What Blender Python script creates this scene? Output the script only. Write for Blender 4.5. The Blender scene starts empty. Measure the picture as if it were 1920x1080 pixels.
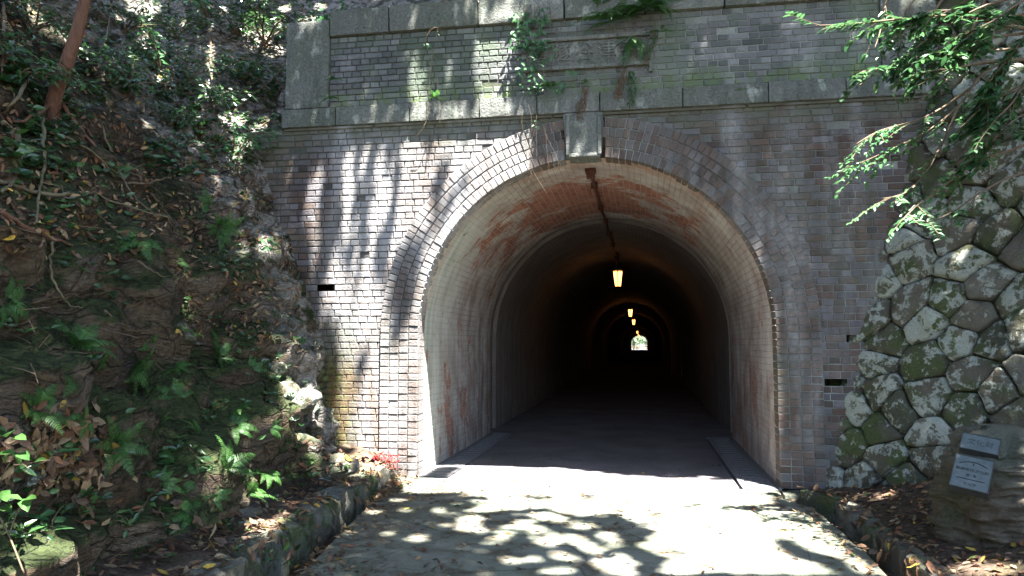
import bpy, math, random
import numpy as np
from mathutils import Vector, Matrix, noise
from mathutils.bvhtree import BVHTree

random.seed(7)
rng = np.random.default_rng(11)
SC = bpy.context.scene
COL = SC.collection

# ------------------------------------------------------------------ camera
FOC = 1387.0
TH = math.atan(105 / FOC)
PS = math.atan(243 * math.cos(TH) / FOC)
EYE = Vector((0, 0, 1.55))
cam_d = bpy.data.cameras.new("camera")
cam_d.sensor_width = 36.0
cam_d.lens = 36.0 * FOC / 1920.0
cam_d.clip_start = 0.05
cam_d.clip_end = 2000
cam = bpy.data.objects.new("camera", cam_d)
cam.location = EYE
cam.rotation_euler = (math.pi / 2 + TH, 0, PS)
COL.objects.link(cam)
SC.camera = cam

# ------------------------------------------------------------------ light
SUN_D = Vector((-0.20, 0.265, -1.0)).normalized()
world = bpy.data.worlds.new("World")
SC.world = world
world.use_nodes = True
wn = world.node_tree
sky = wn.nodes.new('ShaderNodeTexSky')
sky.sky_type = 'NISHITA'
sky.sun_disc = False
sky.sun_elevation = math.asin(-SUN_D.z)
sky.sun_rotation = math.atan2(-SUN_D.x, -SUN_D.y)
bg = wn.nodes['Background']
bg.inputs['Strength'].default_value = 0.05
wn.links.new(sky.outputs[0], bg.inputs['Color'])
sun_d = bpy.data.lights.new("sun", 'SUN')
sun_d.energy = 5.0
sun_d.angle = math.radians(0.6)
sun_d.color = (1.0, 0.96, 0.9)
sun = bpy.data.objects.new("sun", sun_d)
sun.rotation_euler = SUN_D.to_track_quat('-Z', 'Y').to_euler()
sun.location = (3, -3, 20)
COL.objects.link(sun)
SC.view_settings.view_transform = 'Standard'
SC.view_settings.look = 'None'
SC.view_settings.exposure = 3.95
SC.view_settings.gamma = 1.0
SC.render.engine = 'CYCLES'
SC.cycles.use_denoising = True
SC.cycles.max_bounces = 8
SC.cycles.diffuse_bounces = 5
SC.cycles.transparent_max_bounces = 4
SC.cycles.sample_clamp_indirect = 6.0
SC.cycles.caustics_reflective = False
SC.cycles.caustics_refractive = False

# ------------------------------------------------------------------ geometry of the view (to measure the photo)
_fw = Vector((-math.sin(PS) * math.cos(TH), math.cos(PS) * math.cos(TH), math.sin(TH)))
_rt = Vector((math.cos(PS), math.sin(PS), 0))
_up = _rt.cross(_fw)


def ray(px, py):
    return (_fw + _rt * ((px - 960) / FOC) - _up * ((py - 540) / FOC))


def onY(px, py, y):
    d = ray(px, py)
    return EYE + d * (y / d.y)


def onZ(px, py, z=0.0):
    d = ray(px, py)
    return EYE + d * ((z - EYE.z) / d.z)


def topix(p):
    v = p - EYE
    w = v.dot(_fw)
    if w < 0.05:
        return None
    return 960 + FOC * v.dot(_rt) / w, 540 - FOC * v.dot(_up) / w


# ------------------------------------------------------------------ mesh helpers
class MB:
    def __init__(self):
        self.v, self.f, self.c, self.uv = [], [], [], None

    def add(self, vs, fs, col=(0.5, 0.5, 0.5)):
        o = len(self.v)
        self.v.extend([tuple(p) for p in vs])
        for f in fs:
            self.f.append(tuple(i + o for i in f))
            self.c.append(col)

    def box(self, lo, hi, col=(0.5, 0.5, 0.5), m=None):
        x0, y0, z0 = lo
        x1, y1, z1 = hi
        vs = [Vector(p) for p in ((x0, y0, z0), (x1, y0, z0), (x1, y1, z0), (x0, y1, z0),
                                  (x0, y0, z1), (x1, y0, z1), (x1, y1, z1), (x0, y1, z1))]
        if m is not None:
            vs = [m @ p for p in vs]
        self.add(vs, [(0, 3, 2, 1), (4, 5, 6, 7), (0, 1, 5, 4), (1, 2, 6, 5), (2, 3, 7, 6), (3, 0, 4, 7)], col)

    def tube(self, pts, rad, n=8, col=(0.5, 0.5, 0.5), rough=0.0):
        pts = [Vector(p) for p in pts]
        rings = []
        for i, p in enumerate(pts):
            t = (pts[min(i + 1, len(pts) - 1)] - pts[max(i - 1, 0)])
            if t.length < 1e-6:
                t = Vector((0, 0, 1))
            t.normalize()
            a = t.cross(Vector((0.31, 0.11, 0.94)))
            if a.length < 0.05:
                a = t.cross(Vector((1, 0, 0)))
            a.normalize()
            b = t.cross(a)
            r = rad[i] if hasattr(rad, '__len__') else rad
            ring = []
            for k in range(n):
                an = 2 * math.pi * k / n
                d = a * math.cos(an) + b * math.sin(an)
                rr = r * (1 + rough * noise.noise(p * 9 + d * 1.3)) if rough else r
                ring.append(p + d * rr)
            rings.append(ring)
        vs = [q for r_ in rings for q in r_]
        fs = []
        for i in range(len(rings) - 1):
            for k in range(n):
                k2 = (k + 1) % n
                fs.append((i * n + k, i * n + k2, (i + 1) * n + k2, (i + 1) * n + k))
        fs.append(tuple(range(n))[::-1])
        e = (len(rings) - 1) * n
        fs.append(tuple(e + k for k in range(n)))
        self.add(vs, fs, col)

    def leaf(self, base, d, up, L, W, col, curl=0.15):
        """one leaf: pointed blade folded along its midrib"""
        d = d.normalized()
        s = d.cross(up)
        if s.length < 1e-4:
            s = d.cross(Vector((1, 0, 0.3)))
        s.normalize()
        u = s.cross(d)
        m1 = base + d * (L * .38) - u * (L * curl * .1)
        tip = base + d * L - u * (L * curl)
        a = base + d * (L * .32) + s * (W * .5) + u * (W * .12)
        b = base + d * (L * .70) + s * (W * .36) + u * (W * .06) - u * (L * curl * .4)
        a2 = base + d * (L * .32) - s * (W * .5) + u * (W * .12)
        b2 = base + d * (L * .70) - s * (W * .36) + u * (W * .06) - u * (L * curl * .4)
        self.add([base, m1, tip, a, b, a2, b2], [(0, 1, 4, 3), (1, 2, 4), (0, 5, 6, 1), (1, 6, 2)], col)

    def build(self, name, mat, parent=None, smooth=False):
        me = bpy.data.meshes.new(name)
        me.from_pydata(self.v, [], self.f)
        me.materials.append(mat)
        at = me.attributes.new('col', 'FLOAT_COLOR', 'FACE')
        arr = np.ones((len(self.f), 4), dtype=np.float32)
        if self.c:
            arr[:, :3] = np.array(self.c, dtype=np.float32)
        at.data.foreach_set('color', arr.ravel())
        if smooth:
            me.polygons.foreach_set('use_smooth', [True] * len(self.f))
        me.update()
        o = bpy.data.objects.new(name, me)
        COL.objects.link(o)
        if parent is not None:
            o.parent = parent
            if parent.type == 'EMPTY' and parent.location.length > 0:
                o.matrix_parent_inverse = Matrix.Translation(-parent.location)
        return o


def tag(o, label, cat, group=None, kind=None):
    o['label'] = label
    o['category'] = cat
    if group:
        o['group'] = group
    if kind:
        o['kind'] = kind
    return o


def empty(name, loc, label, cat, group=None):
    o = bpy.data.objects.new(name, None)
    o.empty_display_size = 0.1
    o.location = loc
    COL.objects.link(o)
    return tag(o, label, cat, group)


def struct(o, kind='structure'):
    o['kind'] = kind
    return o


def fbm(p, octv=4, lac=2.1, gain=0.5):
    a, s = 1.0, 0.0
    q = Vector(p)
    for _ in range(octv):
        s += a * noise.noise(q)
        q = q * lac + Vector((3.1, 1.7, 5.3))
        a *= gain
    return s


def ridged(p, octv=3):
    a, s = 1.0, 0.0
    q = Vector(p)
    for _ in range(octv):
        s += a * (1 - abs(noise.noise(q)) * 2)
        q = q * 2.2 + Vector((1.3, 4.7, 2.3))
        a *= 0.5
    return s


# ------------------------------------------------------------------ material helpers
class NT:
    def __init__(self, name):
        self.m = bpy.data.materials.new(name)
        self.m.use_nodes = True
        self.t = self.m.node_tree
        self.t.nodes.clear()
        self.out = self.t.nodes.new('ShaderNodeOutputMaterial')
        self.co = self.t.nodes.new('ShaderNodeTexCoord')

    def link(self, a, b):
        self.t.links.new(a, b)

    def put(self, sock, val):
        if hasattr(val, 'is_output') or isinstance(val, bpy.types.NodeSocket):
            self.link(val, sock)
        elif isinstance(val, (tuple, list)) and len(val) == 3 and sock.type == 'RGBA':
            sock.default_value = (*val, 1)
        else:
            sock.default_value = val

    def coord(self, scale=(1, 1, 1), kind='Object', rot=(0, 0, 0)):
        mp = self.t.nodes.new('ShaderNodeMapping')
        mp.inputs['Scale'].default_value = scale
        mp.inputs['Rotation'].default_value = rot
        self.link(self.co.outputs[kind], mp.inputs[0])
        return mp.outputs[0]

    def noise(self, scale, detail=4, co=None, rough=0.55, dist=0.0):
        n = self.t.nodes.new('ShaderNodeTexNoise')
        n.inputs['Scale'].default_value = scale
        n.inputs['Detail'].default_value = detail
        n.inputs['Roughness'].default_value = rough
        n.inputs['Distortion'].default_value = dist
        self.link(co if co is not None else self.co.outputs['Object'], n.inputs['Vector'])
        return n.outputs['Fac']

    def voro(self, scale, co=None, feature='F1', out='Distance'):
        n = self.t.nodes.new('ShaderNodeTexVoronoi')
        n.feature = feature
        n.inputs['Scale'].default_value = scale
        self.link(co if co is not None else self.co.outputs['Object'], n.inputs['Vector'])
        return n.outputs[out]

    def ramp(self, fac, stops, interp='LINEAR'):
        n = self.t.nodes.new('ShaderNodeValToRGB')
        n.color_ramp.interpolation = interp
        el = n.color_ramp.elements
        while len(el) < len(stops):
            el.new(0.5)
        for e, (p, c) in zip(el, stops):
            e.position = p
            e.color = (*c, 1) if isinstance(c, (tuple, list)) else (c, c, c, 1)
        self.link(fac, n.inputs[0])
        return n.outputs[0]

    def mix(self, fac, a, b, mode='MIX'):
        n = self.t.nodes.new('ShaderNodeMix')
        n.data_type = 'RGBA'
        n.blend_type = mode
        self.put(n.inputs[0], fac)
        self.put(n.inputs[6], a)
        self.put(n.inputs[7], b)
        return n.outputs[2]

    def math(self, op, a, b=0.5, clamp=False):
        n = self.t.nodes.new('ShaderNodeMath')
        n.operation = op
        n.use_clamp = clamp
        self.put(n.inputs[0], a)
        self.put(n.inputs[1], b)
        return n.outputs[0]

    def attr(self, name='col'):
        n = self.t.nodes.new('ShaderNodeAttribute')
        n.attribute_name = name
        s = self.t.nodes.new('ShaderNodeSeparateColor')
        self.link(n.outputs['Color'], s.inputs[0])
        return n.outputs['Color'], s.outputs[0], s.outputs[1], s.outputs[2]

    def xyz(self, kind='Object'):
        s = self.t.nodes.new('ShaderNodeSeparateXYZ')
        self.link(self.co.outputs[kind], s.inputs[0])
        return s.outputs

    def nz(self):
        g = self.t.nodes.new('ShaderNodeNewGeometry')
        s = self.t.nodes.new('ShaderNodeSeparateXYZ')
        self.link(g.outputs['Normal'], s.inputs[0])
        return s.outputs[2]

    def maprange(self, v, a, b, c=0.0, d=1.0):
        n = self.t.nodes.new('ShaderNodeMapRange')
        n.inputs[1].default_value, n.inputs[2].default_value = a, b
        n.inputs[3].default_value, n.inputs[4].default_value = c, d
        self.put(n.inputs[0], v)
        return n.outputs[0]

    def bsdf(self, color, rough=0.85, height=None, dist=0.02, strength=0.8, spec=0.3, transl=0.0, tcol=None, metallic=0.0):
        p = self.t.nodes.new('ShaderNodeBsdfPrincipled')
        self.put(p.inputs['Base Color'], color)
        self.put(p.inputs['Roughness'], rough)
        p.inputs['Specular IOR Level'].default_value = spec
        p.inputs['Metallic'].default_value = metallic
        if height is not None:
            b = self.t.nodes.new('ShaderNodeBump')
            b.inputs['Strength'].default_value = strength
            b.inputs['Distance'].default_value = dist
            self.link(height, b.inputs['Height'])
            self.link(b.outputs[0], p.inputs['Normal'])
        sh = p.outputs[0]
        if transl:
            t = self.t.nodes.new('ShaderNodeBsdfTranslucent')
            self.put(t.inputs[0], tcol if tcol is not None else color)
            x = self.t.nodes.new('ShaderNodeMixShader')
            x.inputs[0].default_value = transl
            self.link(sh, x.inputs[1])
            self.link(t.outputs[0], x.inputs[2])
            sh = x.outputs[0]
        self.link(sh, self.out.inputs[0])
        return self.m


def mat_brick(name, kind):
    n = NT(name)
    c, r, g, b = n.attr()
    x, y, z = n.xyz()
    if kind == 'parapet':
        base = n.ramp(r, [(0, (.095, .105, .105)), (.35, (.145, .15, .152)), (.7, (.185, .19, .195)), (1, (.24, .245, .25))])
    elif kind == 'ring':
        base = n.ramp(r, [(0, (.085, .068, .06)), (.3, (.14, .098, .08)), (.55, (.155, .115, .098)), (.8, (.135, .122, .118)), (1, (.175, .158, .152))])
    else:
        base = n.ramp(r, [(0, (.075, .06, .052)), (.25, (.135, .088, .07)), (.45, (.155, .11, .092)), (.65, (.135, .116, .122)), (.85, (.16, .145, .155)), (1, (.20, .185, .192))])
    base = n.mix(1.0, base, n.ramp(g, [(0, .54), (1, .74)]), 'MULTIPLY')
    # mortar flag in blue channel
    mort = n.math('GREATER_THAN', b, 0.75)
    mcol = n.mix(n.ramp(n.noise(1.7, 4), [(.35, 0.0), (.65, 1.0)]), (.085, .088, .078), (.24, .25, .23))
    mcol = n.mix(n.maprange(x, -.9, -1.8, 0, .85), mcol, (.035, .032, .03))
    base = n.mix(mort, base, mcol)
    # grain
    gr = n.noise(60, 5)
    base = n.mix(.5, base, n.ramp(gr, [(.25, .55), (.75, 1.4)]), 'MULTIPLY')
    # lime bloom, in vertical runs and soft clouds
    runs = n.noise(1.0, 5, n.coord((3.2, 3.2, .55)), .6)
    cloud = n.noise(.9, 5, None, .62)
    eff = n.math('MULTIPLY', n.ramp(runs, [(.45, 0.0), (.72, 1.0)]), n.ramp(cloud, [(.38, .1), (.66, 1.0)]))
    eff = n.math('MULTIPLY', eff, n.ramp(n.noise(24, 4), [(.3, .35), (.62, 1.0)]))
    if kind != 'parapet':
        eff = n.math('ADD', eff, n.math('MULTIPLY', n.math('MULTIPLY', n.maprange(x, -1.0, -1.9, 0, .6), n.maprange(x, -4.1, -3.4)), n.ramp(n.noise(1.0, 5, n.coord((2.4, 2.4, .5)), .6), [(.36, 0.0), (.6, 1.0)])), True)  # extra bloom on the left also paints the sunlit brickwork whiter
    base = n.mix(n.math('MULTIPLY', eff, 0.72 if kind != 'parapet' else .4), base, (.46, .46, .46))
    base = n.mix(n.math('MULTIPLY', mort, n.maprange(x, -.9, -1.8, 0, .8)), base, (.04, .037, .034))
    # soot runs
    soot = n.noise(1.0, 4, n.coord((4.5, 4.5, .35)), .6)
    base = n.mix(n.ramp(soot, [(.54, 0.0), (.74, .55)]), base, (.06, .065, .06))
    # algae
    if kind == 'parapet':
        al = n.ramp(n.noise(1.6, 5), [(.42, .0), (.68, .7)])
        base = n.mix(al, base, (.10, .135, .085))
        low = n.maprange(z, 4.75, 4.48)
        base = n.mix(n.math('MULTIPLY', low, n.ramp(n.noise(9, 4), [(.4, 0.0), (.6, .8)])), base, (.10, .14, .05))
    else:
        al = n.ramp(n.noise(1.2, 5, n.coord((1, 1, .7))), [(.5, 0.0), (.74, .4)])
        base = n.mix(al, base, (.10, .115, .09))
        if kind == 'facade':
            # damp mossy foot of the wall beside the cliff and rusty seep above the debris
            mx = n.maprange(x, -3.3, -3.6)
            mz = n.maprange(z, 2.0, 1.2)
            mk = n.math('MULTIPLY', n.math('MULTIPLY', mx, mz), n.ramp(n.noise(7, 5), [(.3, .6), (.5, 1.0)]))
            base = n.mix(mk, base, n.mix(n.ramp(n.noise(16, 4), [(.45, 0.0), (.6, 1.0)]), (.035, .035, .022), (.09, .12, .04)))
            rz = n.math('MULTIPLY', n.maprange(z, 1.9, .9), n.maprange(x, -2.9, -3.2))
            rk = n.math('MULTIPLY', rz, n.ramp(n.noise(1.0, 4, n.coord((9, 9, 1.1))), [(.42, 0.0), (.62, .6)]))
            base = n.mix(rk, base, (.13, .075, .035))
            up = n.math('MULTIPLY', n.maprange(z, 3.85, 4.15), n.ramp(n.noise(5, 4), [(.35, .2), (.6, .9)]))
            base = n.mix(up, base, (.10, .105, .075))
    h = n.math('ADD', n.noise(45, 6), n.math('MULTIPLY', n.noise(160, 3), .4))
    return n.bsdf(base, .9, h, .012, .7, .2)


def mat_stone_course():
    n = NT('weathered_course_stone')
    c, r, g, b = n.attr()
    base = n.ramp(r, [(0, (.125, .13, .118)), (.5, (.155, .16, .148)), (1, (.19, .195, .182))])
    n1 = n.noise(2.2, 6)
    base = n.mix(n.ramp(n1, [(.42, 0.0), (.7, .7)]), base, (.105, .122, .088))
    base = n.mix(n.ramp(n.noise(4.5, 5, n.coord((1.5, 1.5, 1))), [(.56, 0.0), (.66, .8)]), base, (.33, .35, .31))
    base = n.mix(n.ramp(n.noise(1.0, 4, n.coord((7, 7, .8))), [(.52, 0.0), (.7, .6)]), base, (.07, .08, .065))
    base = n.mix(n.math('MULTIPLY', n.maprange(n.nz(), .5, .95), n.ramp(n.noise(14, 4), [(.4, .2), (.6, .95)])), base, (.11, .16, .04))
    pits = n.noise(38, 6, None, .65)
    base = n.mix(.7, base, n.ramp(pits, [(.3, .45), (.65, 1.25)]), 'MULTIPLY')
    return n.bsdf(base, .92, n.math('ADD', pits, n.math('MULTIPLY', n.noise(110, 3), .4)), .03, .9, .15)


def mat_lining():
    n = NT('tunnel_lining_brick_and_plaster')
    uv = n.co.outputs['UV']
    br = n.t.nodes.new('ShaderNodeTexBrick')
    br.offset = .5
    br.inputs['Scale'].default_value = 1.0
    br.inputs['Brick Width'].default_value = .22
    br.inputs['Row Height'].default_value = .076
    br.inputs['Mortar Size'].default_value = .006
    br.inputs['Mortar Smooth'].default_value = .3
    br.inputs['Color1'].default_value = (.22, .075, .05, 1)
    br.inputs['Color2'].default_value = (.33, .13, .085, 1)
    br.inputs['Mortar'].default_value = (.30, .27, .22, 1)
    n.link(uv, br.inputs['Vector'])
    suv = n.t.nodes.new('ShaderNodeSeparateXYZ')
    n.link(uv, suv.inputs[0])
    u, v = suv.outputs[0], suv.outputs[1]
    # lime plaster and bloom over the brick
    big = n.noise(1.1, 5, n.coord((1, 1, 1)), .62)
    crown = n.math('SUBTRACT', 1.0, n.math('MULTIPLY', n.math('ABSOLUTE', n.math('SUBTRACT', v, 4.87)), .34), True)
    band = n.math('MULTIPLY', n.maprange(u, 9.1, 9.9), n.maprange(u, 12.9, 12.2))
    bare = n.ramp(n.math('ADD', n.noise(2.3, 7, None, .68), n.math('MULTIPLY', n.math('MULTIPLY', band, crown), .33)), [(.66, 0.0), (.72, 1.0)])
    x, y, z = n.xyz()
    low = n.math('MULTIPLY', n.maprange(u, 9.0, 9.9), n.maprange(z, 2.1, 1.2))
    bare = n.math('MAXIMUM', bare, n.ramp(n.math('ADD', n.noise(1.0, 6, n.coord((2.2, 2.2, 1.3)), .68), n.math('MULTIPLY', low, .12)), [(.64, 0.0), (.69, .85)]))
    plas = n.ramp(n.noise(2.6, 6, None, .6), [(.25, (.20, .145, .125)), (.42, (.30, .245, .225)), (.56, (.39, .355, .33)), (.72, (.46, .43, .405))])
    joints = n.math('MULTIPLY', br.outputs['Fac'], n.ramp(n.noise(1.7, 4), [(.42, .05), (.66, .7)]))
    plas = n.mix(joints, plas, (.19, .17, .14))
    # green-grey lime on the left springing
    x, y, z = n.xyz()
    lef = n.math('MULTIPLY', n.maprange(x, -1.4, -2.3), n.maprange(u, 10.6, 8.9))
    plas = n.mix(n.math('MULTIPLY', lef, n.ramp(n.noise(1.0, 5, n.coord((2, 5, .5))), [(.3, .25), (.62, .95)])), plas, (.47, .49, .43))
    teal = n.math('MULTIPLY', lef, n.ramp(n.noise(1.0, 4, n.coord((3, 7, .4))), [(.53, .0), (.66, .7)]))
    plas = n.mix(teal, plas, (.25, .34, .29))
    col = n.mix(n.math('MULTIPLY', bare, .95), plas, br.outputs['Color'])
    # ochre lip at the mouth
    lip = n.math('MULTIPLY', n.maprange(u, 8.95, 8.5), n.ramp(n.noise(6, 5), [(.35, .2), (.62, 1.0)]))
    lip = n.math('MULTIPLY', lip, n.maprange(z, 1.0, 2.0))
    col = n.mix(n.math('MULTIPLY', lip, .85), col, (.36, .17, .075))
    # pits and fallen patches
    pit = n.ramp(n.noise(1.0, 5, n.coord((2, 9, 9)), .6), [(.30, 1.0), (.36, 0.0)])
    col = n.mix(n.math('MULTIPLY', pit, .7), col, (.09, .05, .035))
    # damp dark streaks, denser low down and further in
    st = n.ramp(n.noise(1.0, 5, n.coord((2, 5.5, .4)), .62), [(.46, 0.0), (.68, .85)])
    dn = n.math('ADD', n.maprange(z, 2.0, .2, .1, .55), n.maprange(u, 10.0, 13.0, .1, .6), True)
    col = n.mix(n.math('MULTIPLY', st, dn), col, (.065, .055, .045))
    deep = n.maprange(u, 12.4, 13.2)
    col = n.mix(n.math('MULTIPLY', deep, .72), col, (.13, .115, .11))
    h = n.math('ADD', n.math('MULTIPLY', br.outputs['Fac'], -.55), n.math('ADD', n.noise(14, 6), n.math('MULTIPLY', big, 1.5)))
    return n.bsdf(col, .88, h, .02, .8, .25)


def mat_concrete():
    n = NT('worn_forecourt_concrete')
    base = n.ramp(n.noise(1.2, 6, None, .62), [(.25, (.12, .135, .105)), (.5, (.175, .185, .15)), (.75, (.235, .235, .205))])
    base = n.mix(n.ramp(n.noise(3.5, 6, None, .7), [(.47, 0.0), (.64, .85)]), base, (.075, .058, .038))
    x, y, z = n.xyz()
    edge = n.math('ADD', n.maprange(x, -.9, -2.2, 0, .35), n.maprange(x, 1.1, 1.6, 0, .3))
    base = n.mix(n.math('MULTIPLY', edge, n.ramp(n.noise(5, 5, None, .65), [(.35, .2), (.6, 1.6)])), base, (.06, .05, .03))
    cr = n.ramp(n.voro(.75, n.coord((1, 1, 1)), 'DISTANCE_TO_EDGE'), [(0.0, .45), (.008, 1.0)])
    base = n.mix(.8, base, cr, 'MULTIPLY')
    base = n.mix(n.ramp(n.noise(.8, 4), [(.5, 0.0), (.7, .5)]), base, (.13, .17, .10))
    gr = n.noise(70, 5, None, .7)
    base = n.mix(.65, base, n.ramp(gr, [(.3, .5), (.7, 1.4)]), 'MULTIPLY')
    return n.bsdf(base, .93, n.math('ADD', gr, n.noise(18, 5)), .008, .9, .15)


def mat_asphalt():
    n = NT('old_tunnel_asphalt')
    gr = n.voro(95)
    base = n.ramp(n.noise(1.4, 5), [(.3, (.082, .076, .081)), (.7, (.135, .125, .13))])
    base = n.mix(.8, base, n.ramp(n.noise(85, 4, None, .75), [(.3, .4), (.7, 1.7)]), 'MULTIPLY')
    return n.bsdf(base, .9, gr, .006, .8, .2)


def mat_cliff():
    n = NT('mossy_earth_and_rock')
    lay = n.coord((1.2, .8, 2.6), rot=(.5, .35, .2))
    r1 = n.noise(1.5, 7, lay, .62)
    base = n.ramp(r1, [(.25, (.055, .036, .021)), (.42, (.105, .072, .043)), (.58, (.155, .113, .072)), (.78, (.215, .175, .13))])
    base = n.mix(n.ramp(n.noise(2.4, 5), [(.48, 0.0), (.68, .7)]), base, (.10, .085, .075))
    g = n.math('ADD', n.nz(), n.math('MULTIPLY', n.noise(2.6, 6, None, .65), 1.3))
    base = n.mix(n.maprange(g, .70, 1.05, 0, .9), base, n.mix(n.noise(22, 4), (.018, .034, .009), (.055, .082, .022)))
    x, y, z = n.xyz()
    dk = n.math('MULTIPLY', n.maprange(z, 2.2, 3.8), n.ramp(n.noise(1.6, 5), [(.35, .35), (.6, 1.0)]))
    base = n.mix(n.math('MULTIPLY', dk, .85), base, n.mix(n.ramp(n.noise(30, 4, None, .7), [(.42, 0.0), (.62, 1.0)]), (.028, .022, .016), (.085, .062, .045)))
    # pale lichen crust on the end outcrop, strengthened as painted sunlit highlights
    lic_lit = n.math('MULTIPLY', n.maprange(y, 6.2, 6.7), n.ramp(n.noise(5.5, 5, None, .65), [(.42, 0.0), (.56, .9)]))
    base = n.mix(lic_lit, base, (.33, .31, .29))
    gr = n.noise(34, 6, None, .7)
    base = n.mix(.75, base, n.ramp(gr, [(.3, .4), (.7, 1.5)]), 'MULTIPLY')
    wob = n.t.nodes.new('ShaderNodeVectorMath')
    wob.operation = 'ADD'
    n.link(lay, wob.inputs[0])
    nn = n.t.nodes.new('ShaderNodeTexNoise')
    nn.inputs['Scale'].default_value = 2.2
    nn.inputs['Detail'].default_value = 4
    n.link(n.co.outputs['Object'], nn.inputs['Vector'])
    n.link(nn.outputs['Color'], wob.inputs[1])
    ck = n.ramp(n.voro(2.3, wob.outputs[0], 'DISTANCE_TO_EDGE'), [(0.0, 0.0), (.06, 1.0)])
    ck2 = n.ramp(n.voro(6.5, wob.outputs[0], 'DISTANCE_TO_EDGE'), [(0.0, 0.0), (.08, 1.0)])
    base = n.mix(1.0, base, n.ramp(ck, [(0, .45), (1, 1.0)]), 'MULTIPLY')
    base = n.mix(.35, base, n.ramp(ck2, [(0, .5), (1, 1.05)]), 'MULTIPLY')
    h = n.math('ADD', n.math('MULTIPLY', n.noise(7, 7, lay, .68), 2.2), n.math('MULTIPLY', gr, .5))
    h = n.math('ADD', h, n.math('ADD', n.math('MULTIPLY', ck, .8), n.math('MULTIPLY', ck2, .4)))
    return n.bsdf(base, .9, h, .06, 1.0, .25)


def mat_soil():
    n = NT('leafy_dark_soil')
    base = n.ramp(n.noise(26, 5, None, .7), [(.3, (.03, .02, .014)), (.5, (.07, .048, .034)), (.7, (.125, .09, .065))])
    base = n.mix(n.ramp(n.noise(3, 4), [(.5, 0.0), (.7, .5)]), base, (.05, .055, .025))
    return n.bsdf(base, .95, n.math('ADD', n.noise(30, 5, None, .7), n.noise(9, 4)), .03, 1.0, .15)


def mat_wallstone(name='lichened_wall_stone', lichen=1.0):
    n = NT(name)
    c, r, g, b = n.attr()
    base = n.ramp(r, [(0, (.048, .052, .035)), (.4, (.074, .068, .049)), (.7, (.095, .083, .065)), (1, (.115, .11, .088))])
    base = n.mix(n.ramp(n.noise(5, 5), [(.45, 0.0), (.7, .7)]), base, (.06, .05, .038))
    mo = n.math('ADD', n.noise(3.3, 5, None, .6), n.math('MULTIPLY', g, .13))
    base = n.mix(n.ramp(mo, [(.55, 0.0), (.68, .8)]), base, n.mix(n.noise(40, 3), (.03, .045, .014), (.065, .085, .026)))
    lc = n.math('ADD', n.noise(9.0, 7, None, .6, .5), n.math('MULTIPLY', n.math('SUBTRACT', b, .5), .2))
    lc = n.math('ADD', lc, n.math('MULTIPLY', n.math('SUBTRACT', n.noise(34, 4, None, .7), .5), .35))
    li = n.ramp(lc, [(.495, 0.0), (.57, 1.0)])
    li = n.math('MULTIPLY', li, .8 * lichen)
    base = n.mix(li, base, n.mix(n.noise(50, 4), (.19, .205, .175), (.37, .39, .345)))
    h = n.math('ADD', n.noise(13, 7, None, .65), n.math('ADD', n.math('MULTIPLY', li, .12), n.math('MULTIPLY', n.noise(70, 4), .3)))
    gr = n.noise(60, 5, None, .7)
    base = n.mix(.55, base, n.ramp(gr, [(.3, .55), (.7, 1.35)]), 'MULTIPLY')
    return n.bsdf(base, .92, h, .03, .9, .2)


def mat_foliage(name, dark, lite, rough=.38, tr=.3, spec=.5):
    n = NT(name)
    c, r, g, b = n.attr()
    col = n.mix(r, dark, lite)
    col = n.mix(1.0, col, n.ramp(n.noise(5, 3), [(.3, .7), (.7, 1.25)]), 'MULTIPLY')
    tc = n.mix(r, tuple(v * 1.7 for v in dark), tuple(v * 1.7 for v in lite))
    return n.bsdf(col, rough, None, spec=spec, transl=tr, tcol=tc)


def mat_plain(name, c1, c2, sc=20, rough=.85, bump=.01, stretch=(1, 1, 1), metallic=0.0, spec=.3):
    n = NT(name)
    f = n.noise(sc, 5, n.coord(stretch), .65)
    return n.bsdf(n.ramp(f, [(.3, c1), (.7, c2)]), rough, f, bump, .8, spec, metallic=metallic)


def mat_attrcol(name, rough=.8, tr=.15, sc=30):
    n = NT(name)
    c, r, g, b = n.attr()
    col = n.mix(1.0, c, n.ramp(n.noise(sc, 3), [(.3, .65), (.7, 1.3)]), 'MULTIPLY')
    return n.bsdf(col, rough, None, spec=.35, transl=tr, tcol=c)


def mat_emit(name, col, st):
    n = NT(name)
    e = n.t.nodes.new('ShaderNodeEmission')
    e.inputs[0].default_value = (*col, 1)
    e.inputs[1].default_value = st
    n.link(e.outputs[0], n.out.inputs[0])
    return n.m


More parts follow.
